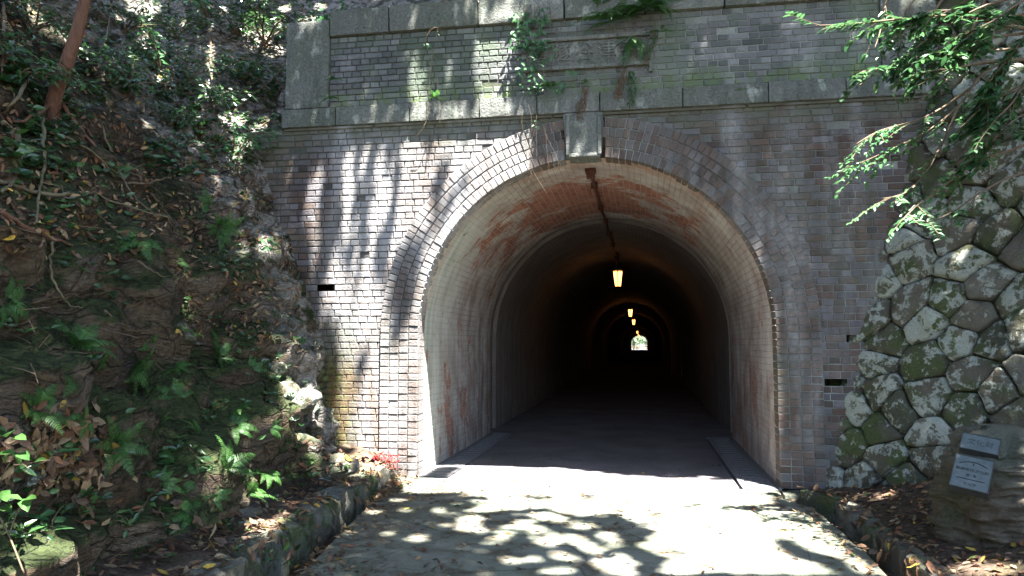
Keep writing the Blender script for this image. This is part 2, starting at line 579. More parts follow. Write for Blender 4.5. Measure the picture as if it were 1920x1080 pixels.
M = dict(
    facade=mat_brick('facade_brick', 'facade'), ring=mat_brick('arch_brick', 'ring'), parapet=mat_brick('parapet_brick', 'parapet'),
    course=mat_stone_course(), lining=mat_lining(), concrete=mat_concrete(), asphalt=mat_asphalt(), cliff=mat_cliff(),
    soil=mat_soil(), wallstone=mat_wallstone(), kerb=mat_wallstone('mossy_kerb_stone', .25), rock=mat_wallstone('pale_rubble_stone', 1.0),
    fern=mat_foliage('fern_green', (.014, .05, .012), (.055, .135, .03), .5, .3, .35),
    leafdark=mat_foliage('evergreen_leaf', (.012, .04, .012), (.045, .11, .025), .3, .22, .6),
    leafmid=mat_foliage('green_leaf', (.014, .047, .018), (.05, .125, .042), .32, .3, .55),
    leaflite=mat_foliage('fresh_leaf', (.028, .085, .034), (.075, .18, .07), .38, .35, .5),
    bark=mat_plain('reddish_bark', (.075, .038, .024), (.17, .085, .055), 14, .85, .02, (3, 3, .7)),
    twig=mat_plain('dry_twig', (.06, .042, .026), (.15, .11, .07), 30, .85, .006),
    root=mat_plain('mossy_root', (.06, .055, .03), (.17, .135, .08), 18, .85, .01),
    dead=mat_attrcol('dead_leaf'),
    rust=mat_plain('rusty_iron', (.035, .014, .010), (.10, .035, .02), 30, .75, .003),
    iron=mat_plain('black_iron', (.008, .008, .008), (.025, .02, .018), 30, .5, .001),
    glass=mat_emit('lit_lamp_glass', (1.0, .38, .085), .55),
    gutter=mat_plain('gutter_concrete', (.09, .09, .095), (.17, .165, .17), 25, .9, .004),
    hole=mat_plain('shade_black_recess', (.006, .006, .005), (.012, .011, .01), 20, .95, .002),  # near-black colour stands in for the shade inside the drain holes
    bronze=mat_plain('blue_grey_bronze', (.055, .073, .08), (.10, .125, .132), 16, .5, .002, metallic=.25, spec=.5),
    letter=mat_plain('dark_lettering', (.02, .024, .024), (.045, .05, .05), 30, .5, .001),
    redleaf=mat_foliage('red_leaf', (.16, .012, .018), (.34, .04, .035), .5, .3, .3),
)

# ================================================================== brick portal
D = 8.5
CX, ZS, R1, R2 = -0.58, 1.68, 2.03, 2.50


def clip(poly, nx, nz, d):
    """keep the side nx*x + nz*z >= d of a convex polygon"""
    out = []
    for i in range(len(poly)):
        p, q = poly[i], poly[(i + 1) % len(poly)]
        a, b = nx * p[0] + nz * p[1] - d, nx * q[0] + nz * q[1] - d
        if a >= 0:
            out.append(p)
        if (a >= 0) != (b >= 0):
            t = a / (a - b)
            out.append((p[0] + (q[0] - p[0]) * t, p[1] + (q[1] - p[1]) * t))
    return out


def area(poly):
    s = 0
    for i in range(len(poly)):
        p, q = poly[i], poly[(i + 1) % len(poly)]
        s += p[0] * q[1] - q[0] * p[1]
    return abs(s) / 2


def shrink(poly, e):
    cx = sum(p[0] for p in poly) / len(poly)
    cz = sum(p[1] for p in poly) / len(poly)
    o = []
    for x, z in poly:
        dx, dz = cx - x, cz - z
        o.append((x + math.copysign(min(abs(dx), e), dx), z + math.copysign(min(abs(dz), e), dz)))
    return o


def prism(mb, poly, y0, y1, col, bev=0.005, wob=0.002):
    """a brick: front at y0 (towards the road), back at y1, worn front arris"""
    poly = [(x + random.uniform(-wob, wob), z + random.uniform(-wob, wob)) for x, z in poly]
    f = shrink(poly, bev * random.uniform(.7, 1.5))
    n = len(poly)
    tilt = random.uniform(-.02, .02)
    cx = sum(p[0] for p in poly) / n
    vs = [(x, y0 + tilt * (x - cx), z) for x, z in f] + [(x, y0 + bev, z) for x, z in poly] + [(x, y1, z) for x, z in poly]
    fs = [tuple(range(n))]
    for k in range(n):
        k2 = (k + 1) % n
        fs.append((k, n + k, n + k2, k2))
        fs.append((n + k, 2 * n + k, 2 * n + k2, n + k2))
    mb.add(vs, fs, col)


def rcol():
    return (random.random(), random.random(), random.random() * .5)


MORTAR = (0.5, 0.5, 0.9)
portal = empty('brick_tunnel', (CX, D, 0), 'old brick road tunnel with stone capped portal and dark lamp lit bore', 'tunnel')


def courses(mb, x0, x1, z0, z1, yf, rowh, holes=(), arch=None, slit=None):
    rows = int(round((z1 - z0) / rowh))
    h = (z1 - z0) / rows
    for i in range(rows):
        za, zb = z0 + i * h, z0 + (i + 1) * h
        head = i % 2 == 1
        w = .116 if head else .228
        x = x0 - random.choice((0.0, .057, .114)) - (.057 if head else 0)
        while x < x1:
            ww = w * random.uniform(.97, 1.03)
            if random.random() < .10:
                ww = .116 if not head else .228
            xa, xb = max(x, x0), min(x + ww, x1)
            x += ww
            if xb - xa < .02:
                continue
            cell = [(xa, za), (xb, za), (xb, zb), (xa, zb)]
            if arch:
                mx, mz = (xa + xb) / 2 - CX, (za + zb) / 2 - ZS
                if mz <= 0:
                    if abs(mx) < arch:
                        if abs(mx) < arch - .24:
                            continue
                    cell = clip(cell, math.copysign(1, mx), 0, math.copysign(1, mx) * CX + arch)
                else:
                    rr = math.hypot(mx, mz)
                    if rr < arch - .2:
                        continue
                    nx, nz = mx / rr, mz / rr
                    cell = clip(cell, nx, nz, nx * CX + nz * ZS + arch)
                if len(cell) < 3 or area(cell) < 2e-4:
                    continue
            mc = sum(p[0] for p in cell) / len(cell), sum(p[1] for p in cell) / len(cell)
            hole = any(abs(mc[0] - hx) < .09 and abs(mc[1] - hz) < h * .5 for hx, hz in holes)
            if hole:
                continue
            mb.add([(px_, yf + .011, pz_) for px_, pz_ in cell], [tuple(range(len(cell)))], MORTAR)
            brick = shrink(cell, .0056)
            r = random.random()
            prism(mb, brick, yf + random.uniform(-.003, .003) + (.012 if r < .012 else 0), yf + .03, rcol())


HOLES = [(-3.888, 2.248), (-3.266, 1.167), (2.366, 1.601), (2.139, 1.104)]
mb = MB()
courses(mb, -5.4, 3.5, 0.0, 4.235, D, .0785, HOLES, R2 - .03)
facade = mb.build('brick_facade', M['facade'], portal)
for hx, hz in HOLES:
    mb = MB()
    a, b, y0, y1 = .17, .055, D + .028, D + .30
    vs = [(hx - a, y0, hz - b), (hx + a, y0, hz - b), (hx + a, y0, hz + b), (hx - a, y0, hz + b),
          (hx - a, y1, hz - b), (hx + a, y1, hz - b), (hx + a, y1, hz + b), (hx - a, y1, hz + b)]
    mb.add(vs, [(0, 1, 5, 4), (1, 2, 6, 5), (2, 3, 7, 6), (3, 0, 4, 7), (4, 5, 6, 7)])
    mb.build('drain_hole', M['hole'], portal)

# arch ring: four concentric rowlock rings on straight jambs
mb = MB()
YR = D - .045
rw = (R2 - R1) / 4
for k in range(4):
    ra, rb = R1 + k * rw, R1 + (k + 1) * rw
    nb = int(math.pi * (ra + rb) / 2 / .079)
    off = random.random()
    for i in range(nb):
        a0, a1 = math.pi * i / nb, math.pi * (i + 1) / nb
        am = (a0 + a1) / 2
        g = .0045
        ax = CX + math.cos(am) * (ra + rb) / 2
        if abs(ax - (-.635)) < .235 and am > .6 and am < 2.5:
            continue
        da = g / ra
        cell = [(CX + math.cos(a) * r, ZS + math.sin(a) * r) for a, r in ((a0, ra), (a0, rb), (a1, rb), (a1, ra))]
        bk = [(CX + math.cos(a) * r, ZS + math.sin(a) * r) for a, r in ((a0 + da, ra + (.0 if k == 0 else g)), (a0 + da, rb - g), (a1 - da, rb - g), (a1 - da, ra + (.0 if k == 0 else g)))]
        mb.add([(x, YR + .012, z) for x, z in cell], [(0, 1, 2, 3)], MORTAR)
        prism(mb, bk, YR + random.uniform(-.005, .005), D + .22 if k == 0 else D + .04, rcol(), .006)
    for s in (-1, 1):
        nz = 21
        for i in range(nz):
            za, zb = ZS * i / nz, ZS * (i + 1) / nz
            xa, xb = sorted((CX + s * ra, CX + s * rb))
            mb.add([(xa, YR + .012, za), (xb, YR + .012, za), (xb, YR + .012, zb), (xa, YR + .012, zb)], [(0, 1, 2, 3)], MORTAR)
            g = .0045
            ia = 0 if k == 0 else g
            xa2, xb2 = (xa + (g if s < 0 else ia), xb - (ia if s < 0 else g))
            worn = (s > 0 and k == 0 and za < 1.2 and random.random() < .45) or (s < 0 and k > 1 and 1.0 < za < 1.5 and random.random() < .2)
            prism(mb, [(xa2, za + g), (xb2, za + g), (xb2, zb - g), (xa2, zb - g)], YR + random.uniform(-.005, .005) + (random.uniform(.003, .007) if worn else 0), D + .22 if k == 0 else D + .04,
                  (random.uniform(.25, .45) if worn else random.random(), random.random(), random.random() * .5), .006)
# outer edge of the proud ring
seg = 96
for i in range(seg):
    a0, a1 = math.pi * i / seg, math.pi * (i + 1) / seg
    p = [(CX + math.cos(a) * R2, ZS + math.sin(a) * R2) for a in (a0, a1)]
    mb.add([(p[0][0], YR + .012, p[0][1]), (p[1][0], YR + .012, p[1][1]), (p[1][0], D + .03, p[1][1]), (p[0][0], D + .03, p[0][1])], [(0, 1, 2, 3)], MORTAR)
for s in (-1, 1):
    x = CX + s * R2
    mb.add([(x, YR + .012, 0), (x, YR + .012, ZS), (x, D + .03, ZS), (x, D + .03, 0)], [(0, 1, 2, 3)], MORTAR)
mb.build('arch_ring', M['ring'], portal)


def rough_block(mb, lo, hi, e=.02, n=None, amp=.008, col=None, seed=0.0, taper=None, tilt=0.0):
    """a dressed stone block: gridded faces, rounded arrises, pecked surface"""
    lo, hi = Vector(lo), Vector(hi)
    sz = hi - lo
    if n is None:
        n = [max(3, min(30, int(sz[i] / .045))) for i in range(3)]
    ce = (lo + hi) / 2
    col = col or (random.random(), random.random(), random.random())
    for ax in range(3):
        for sg in (0, 1):
            a1, a2 = [i for i in range(3) if i != ax]
            vs, fs = [], []
            for i in range(n[a1] + 1):
                for j in range(n[a2] + 1):
                    p = Vector((0, 0, 0))
                    p[ax] = hi[ax] if sg else lo[ax]
                    p[a1] = lo[a1] + sz[a1] * i / n[a1]
                    p[a2] = lo[a2] + sz[a2] * j / n[a2]
                    # round the arris
                    q = Vector([min(max(p[t], lo[t] + e), hi[t] - e) for t in range(3)])
                    d = p - q
                    if d.length > 1e-9:
                        d.normalize()
                        p = q + d * e
                    nn = (p - ce)
                    nn = Vector([nn[t] / max(sz[t], .01) for t in range(3)]).normalized()
                    s = noise.noise(p * 9 + Vector((seed, seed * .7, 0))) + .6 * noise.noise(p * 23 + Vector((0, seed, 3)))
                    p = p + nn * (amp * s)
                    if taper:
                        p.x = ce.x + (p.x - ce.x) * (1 - taper * (1 - (p.z - lo.z) / sz.z))
                    p.z += tilt * (p.x - ce.x)
                    vs.append(p)
            m = n[a2] + 1
            for i in range(n[a1]):
                for j in range(n[a2]):
                    fs.append((i * m + j, (i + 1) * m + j, (i + 1) * m + j + 1, i * m + j + 1))
            mb.add(vs, fs, col)


# keystone with a raised rim round a pecked panel
mb = MB()
kz0, kz1 = 3.70, 4.236
rough_block(mb, (-.873, D - .075, kz0), (-.402, D + .22, kz1), .015, amp=.005, taper=.17, col=(.55, .4, .4))
for (xa, xb, za, zb) in ((-.868, -.826, kz0 + .03, kz1 - .02), (-.448, -.407, kz0 + .03, kz1 - .02)):
    rough_block(mb, (xa + (.035 if xa < -.6 else -.02), D - .10, za), (xb + (.035 if xa < -.6 else -.02), D - .07, zb), .008, amp=.003, col=(.95, .4, .4))
rough_block(mb, (-.80, D - .10, kz0 + .005), (-.475, D - .07, kz0 + .05), .008, amp=.003, col=(.95, .4, .4))
mb.build('keystone', M['course'], portal, True)

# string course, coping, end piers
mb = MB()
xs = [-4.40]
while xs[-1] < 3.3:
    xs.append(xs[-1] + random.uniform(.62, .95))
xs[-1] = 3.42
for i in range(len(xs) - 1):
    rough_block(mb, (xs[i] + .003, D - .07 + random.uniform(-.004, .004), 4.237), (xs[i + 1] - .003, D + .12, 4.472), .016, amp=.007, seed=i * 3.3)
mb.build('string_course', M['course'], portal, True)
mb = MB()
for i, (a, b) in enumerate(((-5.4, -3.2), (-3.2, -1.0), (-1.0, 1.2), (1.2, 3.42))):
    rough_block(mb, (a + .01 if a > -5 else -4.38, D - .03, 4.205), (b - .01, D + .02, 4.238), .008, amp=.002, seed=i, col=(.1, .5, .2))
mb.build('drip_course', M['facade'], portal, True)
mb = MB()
xs = [-3.785]
while xs[-1] < 2.3:
    xs.append(xs[-1] + random.uniform(.75, 1.15))
xs[-1] = 2.62
for i in range(len(xs) - 1):
    rough_block(mb, (xs[i] + .004, D - .085 + random.uniform(-.004, .004), 5.37), (xs[i + 1] - .004, D + .35, 5.70), .02, amp=.009, seed=50 + i * 3.3)
mb.build('coping', M['course'], portal, True)
for xa, xb in ((-4.365, -3.79), (2.63, 3.2)):
    mb = MB()
    rough_block(mb, (xa, D - .06, 4.475), (xb, D + .5, 5.60), .018, amp=.008, seed=xa)
    mb.build('end_pier', M['course'], portal, True)
mb = MB()
courses(mb, -3.79, 2.63, 4.474, 5.37, D - .025, .0765)
mb.build('parapet_panel', M['parapet'], portal)

# name stone with carved characters
PX0, PX1, PZ0, PZ1 = -1.30, .12, 4.80, 5.10
stone = MB()
rough_block(stone, (PX0, D - .045, PZ0), (PX1, D - .01, PZ1), .006, amp=.002, col=(.35, .5, .5))
plaque = stone.build('name_stone', M['course'], portal, True)
for (a, b, c, d_) in ((PX0 - .03, PX1 + .03, PZ1, PZ1 + .05), (PX0 - .03, PX1 + .03, PZ0 - .045, PZ0)):
    mb = MB()
    rough_block(mb, (a, D - .085, c + .001), (b, D - .012, d_ - .001), .008, amp=.003, col=(.9, .5, .5))
    mb.build('frame_ledge', M['course'], plaque, True)
mb = MB()
rough_block(mb, (.125, D - .09, 4.67), (.165, D - .018, 4.86), .006, amp=.002, col=(.98, .5, .5))
mb.build('frame_bracket', M['course'], plaque, True)


def text_mesh(name, body, size, mat, parent, frame, depth=.008, align='CENTER', jitter=0.0):
    """letters as real raised geometry; frame = (origin, right, up)"""
    cu = bpy.data.curves.new(name, 'FONT')
    cu.body = body
    cu.size = size
    cu.extrude = depth
    cu.align_x = align
    cu.align_y = 'CENTER'
    cu.resolution_u = 3
    ob = bpy.data.objects.new(name, cu)
    COL.objects.link(ob)
    dg = bpy.context.evaluated_depsgraph_get()
    me = bpy.data.meshes.new_from_object(ob.evaluated_get(dg))
    bpy.data.objects.remove(ob)
    o_, r_, u_ = frame
    n_ = r_.cross(u_)
    mt = Matrix((r_, u_, n_)).transposed().to_4x4()
    mt.translation = o_
    me.transform(mt)
    me.name = name
    me.materials.clear()
    me.materials.append(mat)
    at = me.attributes.new('col', 'FLOAT_COLOR', 'FACE')
    at.data.foreach_set('color', np.tile(np.array([.98, .5, .5, 1], dtype=np.float32), (len(me.polygons), 1)).ravel())
    ob = bpy.data.objects.new(name, me)
    COL.objects.link(ob)
    if parent is not None:
        ob.parent = parent
        rt = parent
        while rt.parent:
            rt = rt.parent
        if rt.location.length > 0 and parent == rt:
            ob.matrix_parent_inverse = Matrix.Translation(-rt.location)
    return ob


for ch, px_ in (('道', 1010), ('隧', 1052), ('谷', 1095), ('津', 1138), ('宇', 1178)):
    c = onY(px_, 112, D - .07)
    text_mesh('carved_character', ch, .235, M['course'], plaque, (Vector((c.x, D - .047, 4.952)), Vector((1, 0, .02)).normalized(), Vector((0, 0, 1))), .016)

# tunnel lining -----------------------------------------------------------------
def section(R, n=40):
    pts = []
    for i in range(9):
        pts.append((CX - R, ZS * i / 8 if i else -.3))
    for i in range(1, n):
        a = math.pi - math.pi * i / n
        pts.append((CX + R * math.cos(a), ZS + R * math.sin(a)))
    for i in range(9):
        pts.append((CX + R, ZS * (1 - i / 8) if i < 8 else -.3))
    s = [0.0]
    for p, q in zip(pts, pts[1:]):
        s.append(s[-1] + math.hypot(p[0] - q[0], p[1] - q[1]))
    return pts, s


YEND = 205.0
prof = [(D - .005 + .03, 2.034)]
y = D + .25
while y < 12.7:
    prof.append((y, 2.034))
    y += .25
prof += [(12.75, 2.034), (12.752, 2.17), (13.6, 2.17), (13.602, 2.10), (19.6, 2.10), (19.602, 2.13)]
for yr in (30, 40, 55, 80, 110, 150, 190):
    prof += [(yr, 2.13), (yr + .002, 2.105), (yr + .6, 2.105), (yr + .602, 2.13)]
prof.append((YEND, 2.13))
mb = MB()
uvs = []
sec = []
for yy, R in prof:
    pts, s = section(R)
    row = []
    for (x, z), ss in zip(pts, s):
        d = 0
        if 8.6 < yy < 12.7:
            d = .012 * noise.noise(Vector((x * 1.5, yy * 1.2, z * 1.5))) + .006 * noise.noise(Vector((x * 6, yy * 5, z * 6)))
        v = Vector((x - CX, 0, max(z - ZS, 0)))
        v.normalize()
        row.append((x + v.x * d, yy, z + v.z * d))
        uvs.append((yy, ss))
    sec.append(row)
m = len(sec[0])
fs = []
for i in range(len(sec) - 1):
    for k in range(m - 1):
        fs.append((i * m + k, i * m + k + 1, (i + 1) * m + k + 1, (i + 1) * m + k))
mb.add([p for r_ in sec for p in r_], fs)
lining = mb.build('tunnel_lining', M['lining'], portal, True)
lining.data.polygons.foreach_set('use_smooth', [False] * len(lining.data.polygons))
uvl = lining.data.uv_layers.new(name='UVMap')
li = np.empty(len(lining.data.loops), dtype=np.int32)
lining.data.loops.foreach_get('vertex_index', li)
uvl.data.foreach_set('uv', np.array(uvs, dtype=np.float32)[li].ravel())

# conduit along the crown
cond = empty('conduit_pipe', (-.58, 9.05, 3.66), 'rusty iron conduit with junction box running along the tunnel crown', 'pipe')
mb = MB()
mb.box((-.645, 9.02, 3.60), (-.545, 9.14, 3.665))
mb.box((-.66, 9.00, 3.665), (-.53, 9.16, 3.71))
mb.build('junction_box', M['rust'], cond)
mb = MB()
mb.tube([(-.595, 9.1, 3.615)] + [(-.595 + random.uniform(-.01, .01), y_, 3.645 + (.012 * (k % 2)) + (.05 if y_ > 12.8 else 0)) for k, y_ in enumerate(np.arange(9.3, 58, 1.2))], .022, 8)
mb.build('pipe', M['rust'], cond)
for y_ in np.arange(9.8, 20, 1.6):
    mb = MB()
    mb.box((-.64, y_ - .015, 3.62 + (.05 if y_ > 12.8 else 0)), (-.55, y_ + .015, 3.70 + (.05 if y_ > 12.8 else 0)))
    mb.build('pipe_clip', M['rust'], cond)

# hanging lanterns
def make_lantern():
    e = empty('hanging_lantern', (0, 0, 0), '', 'lantern', 'lit lanterns hanging along the tunnel crown')
    def frus(zs, rs, n=6):
        b = MB()
        vs = [(r_ * math.cos(2 * math.pi * (k + .5) / n), r_ * math.sin(2 * math.pi * (k + .5) / n), z_) for z_, r_ in zip(zs, rs) for k in range(n)]
        fs_ = []
        for i in range(len(zs) - 1):
            for k in range(n):
                fs_.append((i * n + k, i * n + (k + 1) % n, (i + 1) * n + (k + 1) % n, (i + 1) * n + k))
        fs_ += [tuple(range(n))[::-1], tuple((len(zs) - 1) * n + k for k in range(n))]
        b.add(vs, fs_)
        return b
    frus((-.18, .17), (.075, .13)).build('lamp_glass', M['glass'], e)
    frus((.195, .215, .30, .335, .36), (.165, .165, .085, .05, .03)).build('lamp_roof', M['iron'], e)
    frus((-.24, -.225, -.203), (.03, .08, .092)).build('lamp_base', M['iron'], e)
    b = MB()
    for k in range(6):
        a = 2 * math.pi * (k + .5) / 6
        b.tube([(.088 * math.cos(a), .088 * math.sin(a), -.205), (.142 * math.cos(a), .142 * math.sin(a), .20)], .013, 5)
    b.build('lamp_frame', M['iron'], e)
    b = MB()
    b.tube([(0, 0, .34), (0, 0, .58)], .014, 6)
    b.build('hanger', M['iron'], e)
    return e


lan = make_lantern()
LL = ['nearest and largest lit lantern hanging from the conduit near the mouth', 'second lit lantern deeper inside the dark tunnel, seen just below the first',
      'third lit lantern, a small glow beyond the second', 'small orange lantern, topmost of three just above the far opening',
      'small orange lantern, middle of three just above the far opening', 'smallest orange lantern touching the top of the far opening']
for i, y_ in enumerate((18.4, 39.0, 55.5, 105.0, 145.0, 180.0)):
    if i == 0:
        o = lan
    else:
        o = lan.copy()
        COL.objects.link(o)
        for ch in lan.children:
            c = ch.copy()
            COL.objects.link(c)
            c.parent = o
    o.location = (-.555, y_, 3.16)
    o['label'] = LL[i]

# ================================================================== road, drains, banks
def sheet(name, poly, z, mat, thick=None, kind='structure'):
    mb = MB()
    n = len(poly)
    mb.add([(x, y, z) for x, y in poly], [tuple(range(n))])
    if thick:
        vs = [(x, y, z) for x, y in poly] + [(x, y, z - thick) for x, y in poly]
        mb.add(vs, [(k, n + k, n + (k + 1) % n, (k + 1) % n) for k in range(n)])
    return struct(mb.build(name, mat), kind)


ground = sheet('ground', [(-400, -400), (400, -400), (400, 700), (-400, 700)], -.34, M['soil'])
# concrete forecourt, broken along its edges
lp = [(-3.02, 8.44), (-2.86, 8.25), (-2.72, 7.6), (-2.60, 6.9), (-2.50, 6.2), (-2.38, 5.4), (-2.27, 4.7), (-2.15, 3.6), (-2.1, 2), (-2.05, -1), (-2.05, -6)]
rp = [(1.62, -6), (1.62, 0), (1.60, 3), (1.58, 5.0), (1.62, 5.9), (1.60, 6.8), (1.58, 7.5), (1.36, 7.95), (1.17, 8.22), (1.02, 8.36), (.95, 8.44)]
pts = []
for i in range(len(lp) - 1):
    for t in np.linspace(0, 1, 8)[:-1]:
        pts.append((lp[i][0] + (lp[i + 1][0] - lp[i][0]) * t + .02 * noise.noise(Vector((i + t, 3, 1)) * 3), lp[i][1] + (lp[i + 1][1] - lp[i][1]) * t))
pts.append(lp[-1])
for i in range(len(rp) - 1):
    for t in np.linspace(0, 1, 8)[:-1]:
        pts.append((rp[i][0] + (rp[i + 1][0] - rp[i][0]) * t + .02 * noise.noise(Vector((i + t, 9, 1)) * 3), rp[i][1] + (rp[i + 1][1] - rp[i][1]) * t))
pts.append(rp[-1])
road = sheet('road', pts, 0.0, M['concrete'], .30)
bed = sheet('tunnel_road', [(CX - 1.66, 8.444), (CX + 1.60, 8.444), (CX + 1.60, 12.9), (CX + 2.3, 12.91), (CX + 2.3, 235), (CX - 2.3, 235), (CX - 2.3, 12.91), (CX - 1.66, 12.9)], -.004, M['asphalt'], .2)

# gutter covers along both tunnel walls: slotted slabs, each one lies loose in its seat
def cover_mesh(w, l):
    b = MB()
    t = .06
    slot_w = w * .62
    ys = [-l / 2, -l * .36, -l * .26, -l * .05, l * .05, l * .26, l * .36, l / 2 - .006]
    for i in range(len(ys) - 1):
        if i % 2 == 0:
            b.box((-w / 2, ys[i], -t), (w / 2, ys[i + 1], 0))
        else:
            b.box((-w / 2, ys[i], -t), (-slot_w / 2, ys[i + 1], 0))
            b.box((slot_w / 2, ys[i], -t), (w / 2, ys[i + 1], 0))
    return b


proto_c = None
for side, xc, w, lab in (('r', 1.235, .37, 'right'), ('l', -2.43, .37, 'left')):
    for i in range(7):
        yc = 8.68 + i * .605 + (.18 if side == 'l' else 0)
        if proto_c is None:
            proto_c = cover_mesh(.365, .6).build('gutter_cover', M['gutter'])
            o = proto_c
        else:
            o = proto_c.copy()
            COL.objects.link(o)
        o.location = (xc, yc, .002 + random.uniform(-.003, .003))
        o.rotation_euler = (0, random.uniform(-.008, .008), random.uniform(-.006, .006))
        w_ = ['nearest the tunnel mouth', 'second from the mouth', 'third from the mouth', 'fourth from the mouth', 'fifth from the mouth', 'sixth from the mouth', 'furthest into the dark'][i]
        tag(o, f'slotted grey gutter slab along the {lab} tunnel wall, {w_}', 'drain cover', 'gutter covers along the tunnel walls')
mb = MB()
mb.box((1.425, 8.40, -.25), (1.455, 13, .015))
mb.box((1.00, 8.46, -.30), (1.425, 13, -.14))
mb.box((-2.67, 8.40, -.25), (-2.62, 13, .02))
mb.box((-2.62, 8.46, -.30), (-2.24, 13, -.14))
struct(mb.build('gutter_channel', M['gutter']))

# right hand drain: litter filled bed, rough kerb stones
mb = MB()
nx, ny = 8, 90
vs = []
for i in range(nx + 1):
    for j in range(ny + 1):
        x = 1.0 + 1.1 * i / nx
        y = -4 + 12.6 * j / ny
        vs.append((x, y, -.17 + .06 * noise.noise(Vector((x * 3, y * 2, 0)))))
mb.add(vs, [(i * (ny + 1) + j, (i + 1) * (ny + 1) + j, (i + 1) * (ny + 1) + j + 1, i * (ny + 1) + j + 1) for i in range(nx) for j in range(ny)])
vs = []
for i in range(nx + 1):
    for j in range(ny + 1):
        x = -3.2 + 1.3 * i / nx
        y = -4 + 12.3 * j / ny
        vs.append((x, y, -.16 + .05 * noise.noise(Vector((x * 3, y * 2, 4)))))
mb.add(vs, [(i * (ny + 1) + j, (i + 1) * (ny + 1) + j, (i + 1) * (ny + 1) + j + 1, i * (ny + 1) + j + 1) for i in range(nx) for j in range(ny)])
drain_bed = struct(mb.build('drain_bed', M['soil'], None, True))


def kerb(name, line, w, z0, ztop, label, seed, amp=.03):
    mb = MB()
    # walk the line, one stone after another
    P = [Vector((a, b, 0)) for a, b in line]
    L = [0]
    for p, q in zip(P, P[1:]):
        L.append(L[-1] + (q - p).length)
    def at(s):
        for i in range(len(P) - 1):
            if s <= L[i + 1] or i == len(P) - 2:
                t = (s - L[i]) / (L[i + 1] - L[i])
                return P[i].lerp(P[i + 1], t)
    s = 0
    k = 0
    while s < L[-1] - .1:
        l = random.uniform(.32, .62)
        a, b = at(s), at(min(s + l, L[-1]))
        d = (b - a)
        sub = MB()
        rough_block(sub, (0, -w / 2, z0), (d.length - .012, w / 2, ztop + random.uniform(-.03, .03)), .045, (8, 5, 7), amp, seed=seed + k * 2.7)
        an = math.atan2(d.y, d.x) + random.uniform(-.05, .05)
        mt = Matrix.Translation((a.x, a.y, 0)) @ Matrix.Rotation(an, 4, 'Z')
        mb.add([mt @ Vector(v) for v in sub.v], sub.f, (random.random(), random.random(), random.random()))
        s += l
        k += 1
    o = mb.build(name, M['kerb'], None, True)
    return tag(o, label, 'kerb')


kr = kerb('stone_kerb', [(1.62, 8.02), (1.85, 7.75), (1.90, 7.2), (1.90, 6.2), (1.93, 5.0), (1.95, 3.6), (2.0, 0), (2.0, -3)], .20, -.3, .07, 'low mossy stone kerb between right drain and leafy bank', 3)
kl = kerb('stone_kerb', [(-2.98, 8.38), (-2.95, 7.8), (-2.87, 7.0), (-2.80, 6.0), (-2.70, 5.0), (-2.55, 3.6), (-2.45, 1), (-2.4, -3)], .26, -.3, .17, 'dark mossy stone kerb below the rocky bank on the left', 40, .055)
mb = MB()
rough_block(mb, (1.10, 8.12, -.3), (1.42, 8.44, -.01), .02, amp=.008, seed=4)
rough_block(mb, (1.43, 8.16, -.3), (1.80, 8.44, .0), .03, amp=.012, seed=8)
tag(mb.build('drain_headwall', M['kerb'], None, True), 'squared stone at the foot of the right jamb, where the drain begins', 'stone block')

# right bank of soil
WA, WDA = Vector((2.0, 8.5, 0)), Vector((math.cos(math.radians(46)), -math.sin(math.radians(46)), 0))
WDB = Vector((.28, 0, 1.0)).normalized()


def bank_z(x, y):
    # distance from the kerb towards the stone wall
    t = max(0.0, min(1.0, (x - 1.98) / 1.9))
    d = max(0, y - 7.5)
    return .03 + .52 * (t ** .85) * (1 if y < 7.6 else max(.3, 1 - .5 * (y - 7.6))) + .035 * fbm(Vector((x * 1.9, y * 1.9, 2)), 4)


mb = MB()
nx, ny = 100, 200
vs = []
for i in range(nx + 1):
    for j in range(ny + 1):
        x = 1.78 + 5.0 * (i / nx) ** 1.3
        y = -5 + 13.6 * j / ny
        vs.append((x, y, bank_z(x, y) - (.25 if x < 1.9 else 0)))
mb.add(vs, [(i * (ny + 1) + j, (i + 1) * (ny + 1) + j, (i + 1) * (ny + 1) + j + 1, i * (ny + 1) + j + 1) for i in range(nx) for j in range(ny)])
bank = struct(mb.build('soil_bank', M['soil'], None, True))

# dry stone wing wall --------------------------------------------------------------
def voronoi_cells(sites, rad):
    cells = []
    for i, (x, y) in enumerate(sites):
        poly = [(x - rad, y - rad), (x + rad, y - rad), (x + rad, y + rad), (x - rad, y + rad)]
        for j, (u, v) in enumerate(sites):
            if i == j or abs(u - x) > 2 * rad or abs(v - y) > 2 * rad:
                continue
            nx_, ny_ = x - u, y - v
            poly = clip(poly, nx_, ny_, nx_ * (x + u) / 2 + ny_ * (y + v) / 2)
            if len(poly) < 3:
                break
        cells.append(poly)
    return cells


